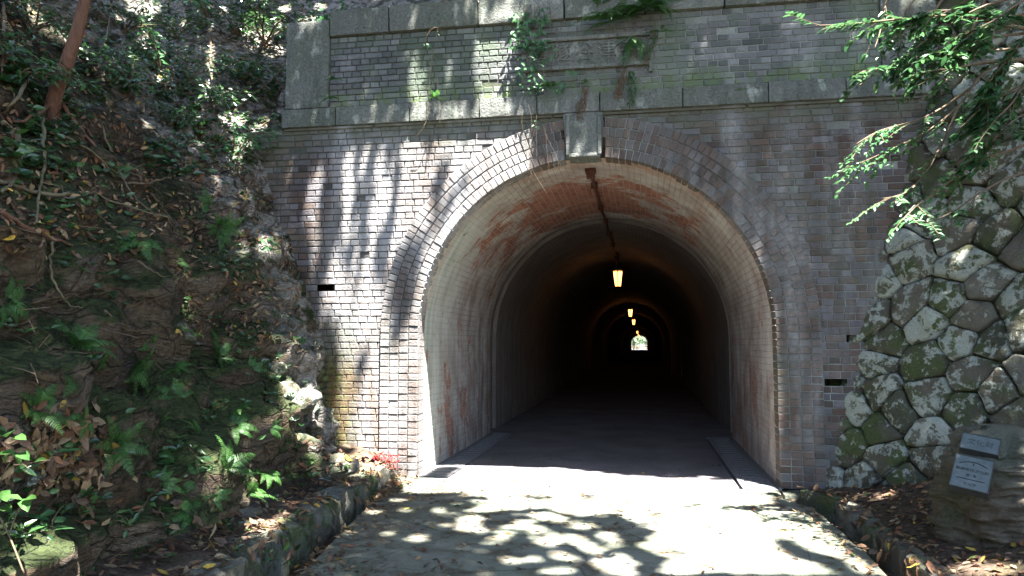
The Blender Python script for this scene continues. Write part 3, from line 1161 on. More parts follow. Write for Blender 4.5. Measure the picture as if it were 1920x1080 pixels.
WN = WDA.cross(WDB).normalized()
if WN.x > 0:
    WN = -WN
SP = .345
sites = []
rr = random.Random(5)
for i in range(-30, 40):
    for j in range(-30, 40):
        a = (i - j) * SP * .74 + rr.uniform(-.19, .19) * SP * 2
        b = (i + j) * SP * .66 + rr.uniform(-.1, .1) * SP * 2
        if -.3 < a < 6.5 and -.4 < b < 6.6 and rr.random() > .06:
            sites.append((a, b))
cells = voronoi_cells(sites, .7)
mb = MB()
for si, poly in enumerate(cells):
    poly = clip(poly, 1, 0, -.22)
    if len(poly) < 3 or area(poly) < .02 or area(poly) > .6:
        continue
    cx = sum(p[0] for p in poly) / len(poly)
    cy = sum(p[1] for p in poly) / len(poly)
    # ray outline: support in 28 directions, corners rounded
    pl = poly
    for rnd in range(2):
        q = []
        for k in range(len(pl)):
            p0, p1 = pl[k], pl[(k + 1) % len(pl)]
            q.append((p0[0] * .90 + p1[0] * .10, p0[1] * .90 + p1[1] * .10))
            q.append((p0[0] * .10 + p1[0] * .90, p0[1] * .10 + p1[1] * .90))
        pl = q
    # resample evenly
    per = [math.dist(pl[k], pl[(k + 1) % len(pl)]) for k in range(len(pl))]
    tot = sum(per)
    N = 44
    out = []
    k, acc = 0, 0
    for t in range(N):
        target = tot * t / N
        while acc + per[k] < target:
            acc += per[k]
            k += 1
        f = (target - acc) / per[k]
        out.append((pl[k][0] + (pl[(k + 1) % len(pl)][0] - pl[k][0]) * f, pl[k][1] + (pl[(k + 1) % len(pl)][1] - pl[k][1]) * f))
    proud = random.uniform(.0, .06)
    tx, ty = random.uniform(-.18, .18), random.uniform(-.18, .18)
    rings = [(.955, -.22), (.99, -.08), (.985, -.03), (.965, .012), (.92, .034), (.76, .046), (.48, .052), (.2, .055)]
    vs, fs = [], []
    sd = random.uniform(0, 50)
    for sc_, h in rings:
        for (u, v) in out:
            uu, vv = cx + (u - cx) * sc_, cy + (v - cy) * sc_
            hh = h + proud * (h > -.1)
            if h > -.05:
                hh += (u - cx) * sc_ * tx + (v - cy) * sc_ * ty
                hh += .034 * noise.noise(Vector((uu * 4.5, vv * 4.5, sd))) + .02 * noise.noise(Vector((uu * 14, vv * 14, sd))) + .010 * noise.noise(Vector((uu * 34, vv * 34, sd)))
            w = .016 * noise.noise(Vector((uu * 6, vv * 6, sd + 9)))
            vs.append(WA + WDA * (uu + w) + WDB * (vv + w * .7) + WN * hh)
    c_h = rings[-1][1] + proud + .01
    vs.append(WA + WDA * cx + WDB * cy + WN * c_h)
    for r_ in range(len(rings) - 1):
        for k in range(N):
            fs.append((r_ * N + k, r_ * N + (k + 1) % N, (r_ + 1) * N + (k + 1) % N, (r_ + 1) * N + k))
    e = (len(rings) - 1) * N
    for k in range(N):
        fs.append((e + k, e + (k + 1) % N, len(vs) - 1))
    mb.add(vs, fs, (random.random(), random.random(), random.random()))
# dark packing behind the joints
q = [(-.8, -.5), (6.8, -.5), (6.8, 6.8), (-.8, 6.8)]
mb.add([WA + WDA * a + WDB * b - WN * .03 for a, b in q], [(0, 1, 2, 3)], (0, 1, 0))
stonewall = mb.build('stone_wall', M['wallstone'], None, True)
tag(stonewall, 'battered wall of lichened diagonal rubble stones right of the portal', 'retaining wall')

# left cliff: profiles lofted along the road ------------------------------------------
ridge_px = [(607, 885), (600, 840), (594, 800), (572, 740), (540, 690), (505, 610), (470, 500), (440, 430), (402, 330), (335, 235), (255, 160), (160, 60), (90, -40), (-60, -180)]
wall_px = [(628, 872), (612, 850), (602, 800), (594, 650), (572, 560), (545, 470), (520, 400), (497, 320), (472, 262), (440, 225), (350, 120), (250, 20), (150, -80), (0, -230)]
prof_r = [onY(px, py, 6.75) for px, py in ridge_px]
prof_w = [onY(px, py, 8.47) for px, py in wall_px]


def resamp(pr, n):
    L = [0]
    for p, q in zip(pr, pr[1:]):
        L.append(L[-1] + math.hypot(p.x - q.x, p.z - q.z))
    o = []
    for i in range(n):
        s = L[-1] * i / (n - 1)
        k = 0
        while k < len(pr) - 2 and L[k + 1] < s:
            k += 1
        t = (s - L[k]) / (L[k + 1] - L[k])
        o.append((pr[k].x + (pr[k + 1].x - pr[k].x) * t, pr[k].z + (pr[k + 1].z - pr[k].z) * t))
    return o


NP = 190
RR = resamp(prof_r, NP)
WW = resamp(prof_w, NP)
toe_r = RR[0][0]


def toe(y):
    if y > 6.75:
        return toe_r
    pts_ = [(-6, -2.75), (1, -2.75), (3.5, -2.95), (5, -3.12), (6, -3.25), (6.75, toe_r)]
    for (a, b), (c, d_) in zip(pts_, pts_[1:]):
        if y <= c:
            return b + (d_ - b) * (y - a) / (c - a)
    return toe_r


def sm(a, b, x):
    t = max(0.0, min(1.0, (x - a) / (b - a)))
    return t * t * (3 - 2 * t)


ys = list(np.arange(-5.0, 1.0, .12)) + list(np.arange(1.0, 8.62, .034))
grid = []
for y in ys:
    row = []
    for k in range(NP):
        (xr, zr), (xw, zw) = RR[k], WW[k]
        if y <= 6.75:
            x, z = xr + (toe(y) - toe_r), zr
        else:
            t = sm(6.75, 8.47, y)
            x, z = xr + (xw - xr) * t, zr + (zw - zr) * t
            g = math.sin(math.pi * min(1, (y - 6.75) / 1.72))
            x -= .50 * g * sm(.1, .9, z)
        f = k / (NP - 1)
        row.append(Vector((x, y, z)))
    grid.append(row)
# displacement along the local normal
mb = MB()
vs = []
for j, row in enumerate(grid):
    for k, p in enumerate(row):
        a = row[min(k + 1, NP - 1)] - row[max(k - 1, 0)]
        b = grid[min(j + 1, len(grid) - 1)][k] - grid[max(j - 1, 0)][k]
        n_ = b.cross(a)
        n_.normalize()
        if n_.x < 0 and abs(n_.x) > .2:
            n_ = -n_
        if n_.z < 0 and abs(n_.z) > abs(n_.x):
            n_ = -n_
        rot = Vector((p.x * .9 + p.z * .5, p.y * .8 - p.z * .45, p.z * 1.3 + p.y * .5))
        lay = ridged(rot * .9, 4) * .16
        d = .24 * fbm(p * .75, 3) + lay * sm(5.5, 2.0, p.z) + .075 * ridged(rot * 2.7, 4) + .03 * fbm(p * 8, 3)
        vd, vp = noise.voronoi(Vector((p.x * .9 + p.z * .3, p.y * 1.15 - p.z * .5, p.z * 1.5 + p.y * .35)) + Vector((fbm(p * 2, 2), fbm(p * 2 + Vector((9, 9, 9)), 2), 0)) * .22)
        d += .34 * min(.55, vd[1] - vd[0]) * sm(4.2, 2.6, p.z) - .05
        ed = sm(0, .25, p.z - .1) * .8 + .2
        if p.y > 6.2:
            d += .05 * ridged(p * 4.2, 3) * sm(6.2, 6.7, p.y)
        if p.y > 8.2:
            d *= .4
        vs.append(p + n_ * (d - .08) * ed)
mb.add(vs, [(j * NP + k, j * NP + k + 1, (j + 1) * NP + k + 1, (j + 1) * NP + k) for j in range(len(grid) - 1) for k in range(NP - 1)])
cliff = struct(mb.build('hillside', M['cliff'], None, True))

# ledge of debris between kerb and rock
mb = MB()
vs = []
nx, ny = 22, 200
for j in range(ny + 1):
    y = -4 + 12.55 * j / ny
    xa = toe(min(y, 6.75)) - .5
    xb = -2.98 + .13 * 0 + (0 if y > 7.8 else 0)
    # kerb line
    for (a, b), (c, d_) in zip([(-2.4, -4), (-2.45, 1), (-2.55, 3.6), (-2.70, 5), (-2.80, 6), (-2.87, 7), (-2.95, 7.8)], [(-2.45, 1), (-2.55, 3.6), (-2.70, 5), (-2.80, 6), (-2.87, 7), (-2.95, 7.8), (-3.0, 9)]):
        if b <= y <= d_:
            xb = a + (c - a) * (y - b) / (d_ - b)
    xb -= .06
    for i in range(nx + 1):
        x = xa + (xb - xa) * i / nx
        z = .15 + .05 * fbm(Vector((x * 2.5, y * 2.5, 7)), 4) + .12 * (1 - i / nx) + (.10 * sm(7.2, 8.2, y))
        vs.append((x, y, z))
mb.add(vs, [(j * (nx + 1) + i, j * (nx + 1) + i + 1, (j + 1) * (nx + 1) + i + 1, (j + 1) * (nx + 1) + i) for i in range(nx) for j in range(ny)])
ledge = struct(mb.build('debris_ledge', M['soil'], None, True))

# hill over and behind the tunnel
def hill_z(x, y):
    left = 3.75 + max(0, -4.9 - x) * .6 + (y - 8.6) * 1.0
    if y < 8.6:
        return 2.0 if x < -4.2 else 4.7
    mid = 5.35 + (y - 9.0) * .85
    t = sm(-5.0, -4.3, x)
    z = left * (1 - t) + mid * t
    if x > 3.2:
        z = max(z, 5.3 + (x - 3.2) * .6 + (y - 9) * .8)
    z = min(z, 14 + .02 * x * x)
    return z + .25 * fbm(Vector((x * .6, y * .6, 3)), 4)


mb = MB()
xs = np.concatenate([np.linspace(-40, -9, 24), np.linspace(-8.8, 8.8, 110), np.linspace(9, 40, 24)])
yv = np.concatenate([[8.56], np.linspace(8.62, 16, 60), np.linspace(17, 204.5, 60)])
vs = [(x, y, hill_z(x, y)) for x in xs for y in yv]
ny = len(yv)
mb.add(vs, [(i * ny + j, (i + 1) * ny + j, (i + 1) * ny + j + 1, i * ny + j + 1) for i in range(len(xs) - 1) for j in range(ny - 1)])
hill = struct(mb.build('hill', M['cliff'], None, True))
# right slope behind the stone wall top
mb = MB()
vs = []
for i in range(40):
    for j in range(50):
        a = -1.0 + 12 * i / 39
        d_ = 10 * (j / 49) ** 1.5
        p = WA + WDA * a + WDB * (5.3) - WN * (.05 + d_)
        vs.append((p.x, p.y, p.z + d_ * .7 + .2 * fbm(p * .7, 3)))
mb.add(vs, [(i * 50 + j, (i + 1) * 50 + j, (i + 1) * 50 + j + 1, i * 50 + j + 1) for i in range(39) for j in range(49)])
rslope = struct(mb.build('wooded_slope', M['cliff'], None, True))

# ------------------------------------------------------------------ surfaces to stand things on
def bvh(objs):
    vs, fs = [], []
    for o in objs:
        k = len(vs)
        mw = Matrix.Identity(4)
        vs += [v.co.copy() for v in o.data.vertices]
        fs += [tuple(i + k for i in p.vertices) for p in o.data.polygons]
    return BVHTree.FromPolygons(vs, fs)


def flat_mesh(name, quads):
    mb_ = MB()
    for q_ in quads:
        mb_.add(q_, [tuple(range(len(q_)))])
    return mb_


class FO:   # cheap stand-in receivers (numbers only, nothing linked to the scene)
    pass


T_LAND = bvh([cliff, ledge, hill, bank, road, drain_bed, rslope, kl, kr])
T_ALL = bvh([cliff, ledge, hill, bank, road, drain_bed, rslope, kl, kr, stonewall, facade, bpy.data.objects['arch_ring'], bpy.data.objects['keystone'], bpy.data.objects['end_pier'], bpy.data.objects['end_pier.001'], bpy.data.objects['parapet_panel'], bpy.data.objects['string_course'], bpy.data.objects['coping'], bed, ground, lining])


def hit(px, py, tree=None):
    d = ray(px, py).normalized()
    loc, nor, idx, dist = (tree or T_LAND).ray_cast(EYE, d)
    if loc is None:
        return None, None
    if nor.dot(d) > 0:
        nor = -nor
    return loc, nor


def drop(x, y, z=12, tree=None):
    loc, nor, idx, dist = (tree or T_LAND).ray_cast(Vector((x, y, z)), Vector((0, 0, -1)))
    if loc is None:
        return None, None
    if nor.z < 0:
        nor = -nor
    return loc, nor

# ================================================================== memorial stone
def memorial():
    base = Vector((2.42, 5.95, bank_z(2.42, 5.95)))
    root = empty('memorial_stone', base, 'rough standing stone with two blue grey plaques on the leafy bank', 'monument')
    # flat dressed face that carries the plaques
    o_ = onY(1822, 889, 5.66)
    cr = Vector((math.cos(PS), math.sin(PS), 0))
    cf = Vector((-math.sin(PS), math.cos(PS), 0))
    r_ = (cr * .173 - cf * .13 + Vector((0, 0, -.035))).normalized()
    u_ = (cr * .179 + cf * .13 + Vector((0, 0, .20)))
    u_ = (u_ - r_ * u_.dot(r_)).normalized()
    n_ = r_.cross(u_)
    # body: stacked outlines
    prof_ = [(-.12, 1862, .25, .26), (.0, 1862, .27, .29), (.10, 1866, .29, .32), (.25, 1870, .30, .34), (.42, 1874, .30, .34), (.58, 1880, .29, .33), (.74, 1886, .275, .31), (.88, 1890, .25, .28), (.96, 1892, .20, .22), (1.0, 1892, .06, .07)]
    N, K = 110, 96
    vs = []
    for k in range(K):
        z = -.12 + (1.12) * k / (K - 1)
        i = 0
        while i < len(prof_) - 2 and prof_[i + 1][0] < z:
            i += 1
        a, b = prof_[i], prof_[i + 1]
        t = (z - a[0]) / (b[0] - a[0])
        px_, wx, wy = [a[q] + (b[q] - a[q]) * t for q in (1, 2, 3)]
        xc = onY(px_, 900, 5.95).x
        for m_ in range(N):
            an = 2 * math.pi * m_ / N
            c_, s_ = math.cos(an), math.sin(an)
            e = .72
            dx = math.copysign(abs(c_) ** e, c_) * wx
            dy = math.copysign(abs(s_) ** e, s_) * wy
            p = Vector((xc, 6.02, base.z + z * .80)) + cr * dx + cf * dy
            q = p * 1.0
            nn = (cr * c_ + cf * s_)
            d = .07 * fbm(q * 2.6, 3) + .05 * ridged(Vector((q.x * 2.2 + q.z * 1.6, q.y * 2, q.z * 7.5 - q.x * 1.5)), 3) + .03 * ridged(Vector((q.x * 6 + q.z * 4, q.y * 6, q.z * 17 - q.x * 4)), 2) + .016 * noise.noise(q * 20)
            p = p + nn * (d - .05)
            # dress the plaque face
            over = (p - o_).dot(n_)
            lx, ly = (p - o_).dot(r_), (p - o_).dot(u_)
            w_ = sm(.24, .14, abs(lx - .02)) * sm(-.23, -.15, ly)
            if over > -.014:
                p = p - n_ * ((over + .014) * w_ - .004 * noise.noise(p * 18))
            vs.append(p)
    fs = [(k * N + m_, k * N + (m_ + 1) % N, (k + 1) * N + (m_ + 1) % N, (k + 1) * N + m_) for k in range(K - 1) for m_ in range(N)]
    fs.append(tuple((K - 1) * N + m_ for m_ in range(N)))
    b = MB()
    b.add(vs, fs, (.75, .15, .1))
    b.build('stone_body', M['monument'], root, True)

    def plate(cx_, cy_, w, h, lines, lab):
        c = o_ + r_ * cx_ + u_ * cy_
        mt = Matrix((r_, u_, n_)).transposed().to_4x4()
        mt.translation = c
        b = MB()
        b.box((-w / 2, -h / 2, -.05), (w / 2, h / 2, .012), m=mt)
        pl = b.build('plaque', M['bronze'], root)
        pl['label'] = lab
        b = MB()
        t = .006
        for lo, hi in (((-w / 2 - t, -h / 2 - t, -.05), (w / 2 + t, -h / 2, .016)), ((-w / 2 - t, h / 2, -.05), (w / 2 + t, h / 2 + t, .016)),
                       ((-w / 2 - t, -h / 2, -.05), (-w / 2, h / 2, .016)), ((w / 2, -h / 2, -.05), (w / 2 + t, h / 2, .016))):
            b.box(lo, hi, m=mt)
        b.build('plaque_frame', M['letter'], pl)
        for txt, size, ly, sx in lines:
            text_mesh('lettering', txt, size, M['letter'], pl, (c + u_ * ly + n_ * .0125, r_, u_), .0012)
        return c, mt, pl
    plate(.012, .268, .225, .135, [('文化財', .055, .0, 1)], 'small upper plaque with one line of characters')
    c, mt, pl = plate(0, 0, .22, .27, [('登録有形文化財', .029, .02, 1), ('第 · 号', .022, -.025, 1), ('文化庁', .026, -.10, 1)], 'larger lower plaque with an arched line over its lettering')
    b = MB()
    pts_ = [mt @ Vector((-.085 + .17 * t, .065 + .028 * math.sin(math.pi * t), .0135)) for t in np.linspace(0, 1, 17)]
    b.tube(pts_, .003, 5)
    b.tube([mt @ Vector((0, .063, .0135)), mt @ Vector((0, .095, .0135))], .004, 5)
    b.build('emblem', M['letter'], pl)
    b = MB()
    b.tube([mt @ Vector((-.085, -.058, .0135)), mt @ Vector((.085, -.058, .0135))], .0025, 5)
    b.build('rule_line', M['letter'], pl)
    return root


def mat_monument():
    n = NT('brown_monument_stone')
    base = n.ramp(n.noise(5, 6, n.coord((1, 1, 2)), .65), [(.3, (.05, .036, .023)), (.5, (.092, .07, .046)), (.7, (.15, .128, .095))])
    base = n.mix(n.ramp(n.noise(3.2, 5), [(.48, 0.0), (.66, .7)]), base, (.055, .07, .035))
    x, y, z = n.xyz()
    base = n.mix(n.math('MULTIPLY', n.maprange(z, .55, .75), .6), base, (.12, .125, .10))
    gr = n.noise(50, 5, None, .7)
    base = n.mix(.6, base, n.ramp(gr, [(.3, .5), (.7, 1.4)]), 'MULTIPLY')
    return n.bsdf(base, .8, n.math('ADD', n.noise(14, 6, n.coord((1, 1, 2.2)), .7), n.math('MULTIPLY', gr, .3)), .05, 1.0, .3)


M['monument'] = mat_monument()
memorial()

# ================================================================== vegetation builders
def jit(a):
    return random.uniform(-a, a)


def frond_mesh(az, el, L, droop, pairs=17, wid=.26):
    b = MB()
    pts_, dirs = [], []
    p = Vector((0, 0, 0))
    seg_ = 18
    for i in range(seg_ + 1):
        t = i / seg_
        e = el - droop * t ** 1.4
        a = az + .25 * math.sin(az * 3) * t
        d = Vector((math.cos(a) * math.cos(e), math.sin(a) * math.cos(e), math.sin(e)))
        pts_.append(p.copy())
        dirs.append(d)
        p = p + d * (L / seg_)
    b.tube(pts_, [L * .008 * (1 - .75 * i / seg_) for i in range(seg_ + 1)], 4, (.15, .5, .5))
    for i in range(pairs):
        t = .14 + .86 * (i + .5) / pairs
        f = t * seg_
        k = min(int(f), seg_ - 1)
        q = pts_[k].lerp(pts_[k + 1], f - k)
        d = dirs[k]
        side = d.cross(Vector((0, 0, 1)))
        if side.length < .05:
            side = Vector((1, 0, 0))
        side.normalize()
        up_ = side.cross(d)
        pr = (1 - t) ** .72 * min(1, (t - .05) / .22) * 1.18
        ll = L * wid * max(.12, pr)
        w = L * .036 * (.55 + .6 * pr)
        g = random.uniform(.25, 1.0)
        for s in (-1, 1):
            dd = (side * s * .93 + d * .36 - up_ * .10 + Vector((jit(.08), jit(.08), jit(.08)))).normalized()
            n_ = d
            a0 = q - d * w * .35
            a1 = q + d * w * .65
            m0 = q + dd * ll * .5 - d * w * .55 - up_ * ll * .03
            m1 = q + dd * ll * .5 + d * w * .55 - up_ * ll * .03
            tip = q + dd * ll - up_ * ll * .12 + d * w * .3
            b.add([a0, m0, tip, m1, a1], [(0, 1, 2, 3, 4)], (g, g, g))
    return b


def make_fern(nf, droop, el, spread=2 * math.pi, L=.5):
    e = bpy.data.objects.new('fern', None)
    e.empty_display_size = .1
    COL.objects.link(e)
    for i in range(nf):
        az = spread * (i + jit(.3)) / nf
        frond_mesh(az, el + jit(.25), L * random.uniform(.7, 1.1), droop + jit(.25)).build('frond', M['fern'], e)
    return e


FERN_P = [make_fern(6, 1.3, .95), make_fern(5, 1.5, .7, 3.6), make_fern(8, 1.6, 1.0), make_fern(4, 1.0, .6, 2.4)]
fern_used = set()


def copy_thing(o):
    c = o.copy()
    COL.objects.link(c)
    for ch in o.children:
        k = ch.copy()
        COL.objects.link(k)
        k.parent = c
        for g in ch.children:
            k2 = g.copy()
            COL.objects.link(k2)
            k2.parent = k
    return c


def place(proto, used, loc, nor, scale, yaw, upmix=.5):
    if proto.name in used:
        o = copy_thing(proto)
    else:
        used.add(proto.name)
        o = proto
    z = (nor * (1 - upmix) + Vector((0, 0, 1)) * upmix).normalized()
    q = z.to_track_quat('Z', 'Y')
    o.rotation_mode = 'QUATERNION'
    from mathutils import Quaternion
    o.rotation_quaternion = q @ Quaternion((0, 0, 1), yaw)
    o.location = loc - nor * .01
    o.scale = (scale,) * 3
    return o


FERNS = [
    (418, 880, .95, 0, 'sunlit bright fern spreading low on the bank above the debris ledge'),
    (462, 930, .85, 0, 'brightest sunlit fern, lowest on the bank beside the debris ledge'),
    (362, 965, .7, 1, 'dim fern below and left of the two sunlit ferns'),
    (372, 905, .6, 1, 'small half lit fern just left of the upper sunlit fern'),
    (212, 835, .8, 0, 'fern beside the shelf of fallen leaves'),
    (372, 812, .7, 1, 'yellowing fern midway along the bank above the sunlit ferns'),
    (438, 800, .8, 1, 'fern with drooping fronds under the pale rock ridge'),
    (405, 672, .95, 0, 'bright fern at the right edge of the earth face, beside bare rock'),
    (245, 692, 1.0, 2, 'broad fern in the middle of the dark earth face'),
    (140, 655, 1.0, 2, 'leafy fern left on the earth face, above a deep hollow'),
    (145, 715, .85, 1, 'dark hanging fern in the hollow under the earth face'),
    (325, 690, .7, 1, 'dark fern between the broad fern and the bright rock side fern'),
    (362, 622, .6, 3, 'small fern on top of a grey boulder in the bank'),
    (262, 448, .9, 1, 'fern hanging under the long red root'),
    (408, 425, 1.1, 2, 'dark fern high on the ridge beside the brick wall'),
    (395, 388, .7, 3, 'small pale fern above the dark ridge fern'),
    (285, 272, .6, 3, 'small fern below the leafy upper slope'),
    (8, 565, .8, 1, 'fern cut by the left frame edge halfway up'),
    (498, 885, .75, 1, 'shaded fern against the foot of the rock outcrop'),
    (445, 762, .6, 3, 'tiny fern on the rock ridge above the sunlit ferns'),
    (60, 770, .8, 2, 'dark fern above the shelf of fallen leaves'),
    (300, 905, .55, 3, 'tiny fern on the earth under the yellowing fern'),
    (255, 1035, .8, 2, 'dark fern at the bottom edge of the bank'),
    (330, 745, .7, 1, 'dark fern in shade under the grey boulder'),
    (205, 265, .7, 1, 'fern beside the lower end of the leaning trunk'),
    (330, 490, .5, 3, 'tiny fern on bare rock below the long red root'),
    (560, 640, .6, 1, 'mossy fern on the stones against the left of the brick wall'),
    (470, 690, .55, 3, 'small fern on the crest of the pale ridge'),
    (400, 930, .6, 1, 'drooping fern squeezed between the two sunlit ferns'),
    (430, 985, .55, 3, 'small fern just above the kerb, under the brightest sunlit fern'),
    (180, 690, .7, 1, 'dark fern hanging beside the broad fern on the earth face'),
    (285, 650, .55, 3, 'tiny dark fern above the broad fern on the earth face'),
    (160, 780, .6, 1, 'dark fern over the right end of the shelf of fallen leaves'),
    (330, 860, .6, 3, 'small fern left of the yellowing fern'),
    (300, 800, .6, 1, 'dim hanging fern between the leaf shelf and the yellowing fern'),
    (505, 800, .5, 3, 'tiny fern in a crack of the outcrop beside the wall foot'),
]
for px, py, sc_, pi_, lab in FERNS:
    loc, nor = hit(px, py)
    if loc is None:
        continue
    o = place(FERN_P[pi_], fern_used, loc, nor, sc_ * .60, random.uniform(0, 6.28), .22)
    tag(o, lab, 'fern', 'ferns on the left bank')


def shrub_mesh(n, spread, leafL, height, seed, droop=.3, nst=5):
    rs = random.Random(seed)
    st, fo = MB(), MB()
    for s in range(nst):
        an = rs.uniform(0, 6.28)
        p = Vector((0, 0, -.02))
        d = Vector((math.cos(an) * .5, math.sin(an) * .5, 1)).normalized()
        pts_ = [p.copy()]
        for i in range(8):
            d = (d + Vector((rs.uniform(-.3, .3) + math.cos(an) * .12, rs.uniform(-.3, .3) + math.sin(an) * .12, rs.uniform(-.2, .12) - droop * .12 * i / 4))).normalized()
            p = p + d * (height / 8) * rs.uniform(.7, 1.2)
            pts_.append(p.copy())
        st.tube(pts_, [.012 * (1 - .85 * i / 8) * (height / .6) ** .5 for i in range(9)], 5)
        for i in range(int(n / nst)):
            t = rs.uniform(1.5, 8)
            k = min(int(t), 7)
            q = pts_[k].lerp(pts_[k + 1], t - k)
            a2 = rs.uniform(0, 6.28)
            dd = Vector((math.cos(a2), math.sin(a2), rs.uniform(-.5, .6)))
            q = q + dd * rs.uniform(0, spread)
            g = rs.random()
            fo.leaf(q, dd, Vector((rs.uniform(-.5, .5), rs.uniform(-.5, .5), 1)), leafL * rs.uniform(.6, 1.25), leafL * rs.uniform(.32, .5), (g, g, g), rs.uniform(.05, .35))
    return st, fo


def make_shrub(name, n, spread, leafL, height, seed, mat, droop=.3, nst=5):
    e = bpy.data.objects.new(name, None)
    e.empty_display_size = .1
    COL.objects.link(e)
    st, fo = shrub_mesh(n, spread, leafL, height, seed, droop, nst)
    st.build('stem', M['twig'], e)
    fo.build('foliage', M[mat], e)
    return e


SHR = [make_shrub('shrub', 260, .16, .105, .75, 3, 'leafdark'), make_shrub('shrub', 200, .2, .12, .85, 5, 'leaflite', .5),
       make_shrub('shrub', 380, .24, .08, .9, 8, 'leafdark', .6, 7), make_shrub('seedling', 10, .02, .12, .22, 12, 'leaflite', .1, 2), make_shrub('seedling', 16, .05, .085, .25, 21, 'leafdark', .2, 3)]
shr_used = set()
SHRUBS = [
    (330, 70, .8, 0, 'glossy evergreen shrub on the upper left slope right of the leaning trunk', 'shrub'),
    (385, 30, .9, 1, 'sunlit pale shrub at the top of the upper left slope', 'shrub'),
    (440, 62, .9, 0, 'glossy shrub in the middle of the upper left slope', 'shrub'),
    (478, 25, .9, 2, 'fine leaved shrub at the top edge just left of the stone pier', 'shrub'),
    (355, 150, .8, 2, 'dark fine leaved shrub in the hollow of the upper left slope', 'shrub'),
    (395, 195, .7, 0, 'low broad leaved shrub over the dark gully beside the pier', 'shrub'),
    (300, 130, .7, 1, 'pale leaved shrub right beside the lit streak of the left slope', 'shrub'),
    (235, 60, .8, 2, 'fine leaved shrub just right of the leaning trunk', 'shrub'),
    (240, 170, .7, 0, 'dark shrub on the slope below the fine leaved one by the trunk', 'shrub'),
    (60, 60, .7, 2, 'dark shrub in the top left corner of the bank', 'shrub'),
    (30, 140, .6, 0, 'dark leaved shrub at the left frame edge below the corner', 'shrub'),
    (440, 290, .7, 1, 'bright leaved plant where the bank meets the top of the brick wall', 'shrub'),
    (455, 150, .8, 0, 'dark shrub standing close to the stone pier', 'shrub'),
    (320, 235, .6, 2, 'small fine leaved shrub on the dark slope under the lit streak', 'shrub'),
    (500, 462, 1.0, 3, 'bright seedling reaching towards the lit brick wall', 'seedling'),
    (440, 500, .7, 4, 'small dark seedling on the ridge below the bright one', 'seedling'),
    (95, 1000, 1.0, 3, 'pale sunlit seedling with broad leaves at lower left', 'seedling'),
    (275, 930, .9, 4, 'dark seedling on the earth face above the bottom ferns', 'seedling'),
    (20, 870, 1.0, 4, 'seedling with yellow tinged leaves left of the leaf shelf', 'seedling'),
    (430, 1000, .7, 4, 'seedling at the foot of the bank next to the debris ledge', 'seedling'),
    (115, 850, .8, 3, 'bright green broad leaf growing through the leaf shelf', 'seedling'),
    (250, 985, .8, 4, 'small dark leaved plant near the bottom of the earth face', 'seedling'),
    (180, 385, .8, 4, 'dark seedling among the roots on the left slope', 'seedling'),
    (150, 215, .9, 4, 'seedling at the foot of the leaning trunk', 'seedling'),
    (45, 160, 1.0, 3, 'pale seedling among crossing roots at far left', 'seedling'),
    (380, 870, .7, 4, 'small plant between the yellowing fern and the sunlit ferns', 'seedling'),
]
for px, py, sc_, pi_, lab, cat in SHRUBS:
    loc, nor = hit(px, py)
    if loc is None:
        continue
    o = place(SHR[pi_], shr_used, loc, nor, sc_ * (1.1 if pi_ < 3 else .9), random.uniform(0, 6.28), .55)
    tag(o, lab, cat, 'shrubs and seedlings on the left bank')

# shrubs on the hill just behind the coping
TOPS = [(-4.3, 9.3, .9, 1, 'pale grassy leaved shrub behind the left stone pier'), (-3.5, 9.2, .9, 2, 'dark shrub behind the coping, next to the left pier'),
        (-2.6, 9.3, .8, 0, 'dark shrub above the sunlit part of the coping'), (-1.8, 9.2, .7, 2, 'dark shrub behind the coping left of the vines'),
        (-.6, 9.3, .8, 0, 'dark shrub right behind the coping above the name stone'), (.8, 9.3, .8, 2, 'dark shrub behind the coping on the right half'),
        (2.3, 9.4, 1.0, 0, 'dark shrub above the right end of the coping'), (3.4, 9.2, 1.2, 2, 'dark shrub behind the right stone pier'),
        (-5.2, 9.8, 1.2, 0, 'dark broad leaved shrub on the slope left of the pier top'), (-5.8, 10.5, 1.3, 2, 'dark fine leaved shrub furthest back on the left slope')]
for x, y, sc_, pi_, lab in TOPS:
    loc, nor = drop(x, y, 20)
    o = place(SHR[pi_], shr_used, loc, nor, sc_, random.uniform(0, 6.28), .8)
    tag(o, lab, 'shrub', 'shrubs along the top of the portal')


# ------------------------------------------------------------------ leaning trunk, roots, fallen branches
def smooth_line(pts_, n=6):
    out = []
    P = [pts_[0]] + list(pts_) + [pts_[-1]]
    for i in range(1, len(P) - 2):
        for k in range(n):
            t = k / n
            a, b, c, d = P[i - 1], P[i], P[i + 1], P[i + 2]
            out.append(.5 * ((2 * b) + (c - a) * t + (2 * a - 5 * b + 4 * c - d) * t * t + (3 * b - a - 3 * c + d) * t ** 3))
    out.append(P[-2])
    return out


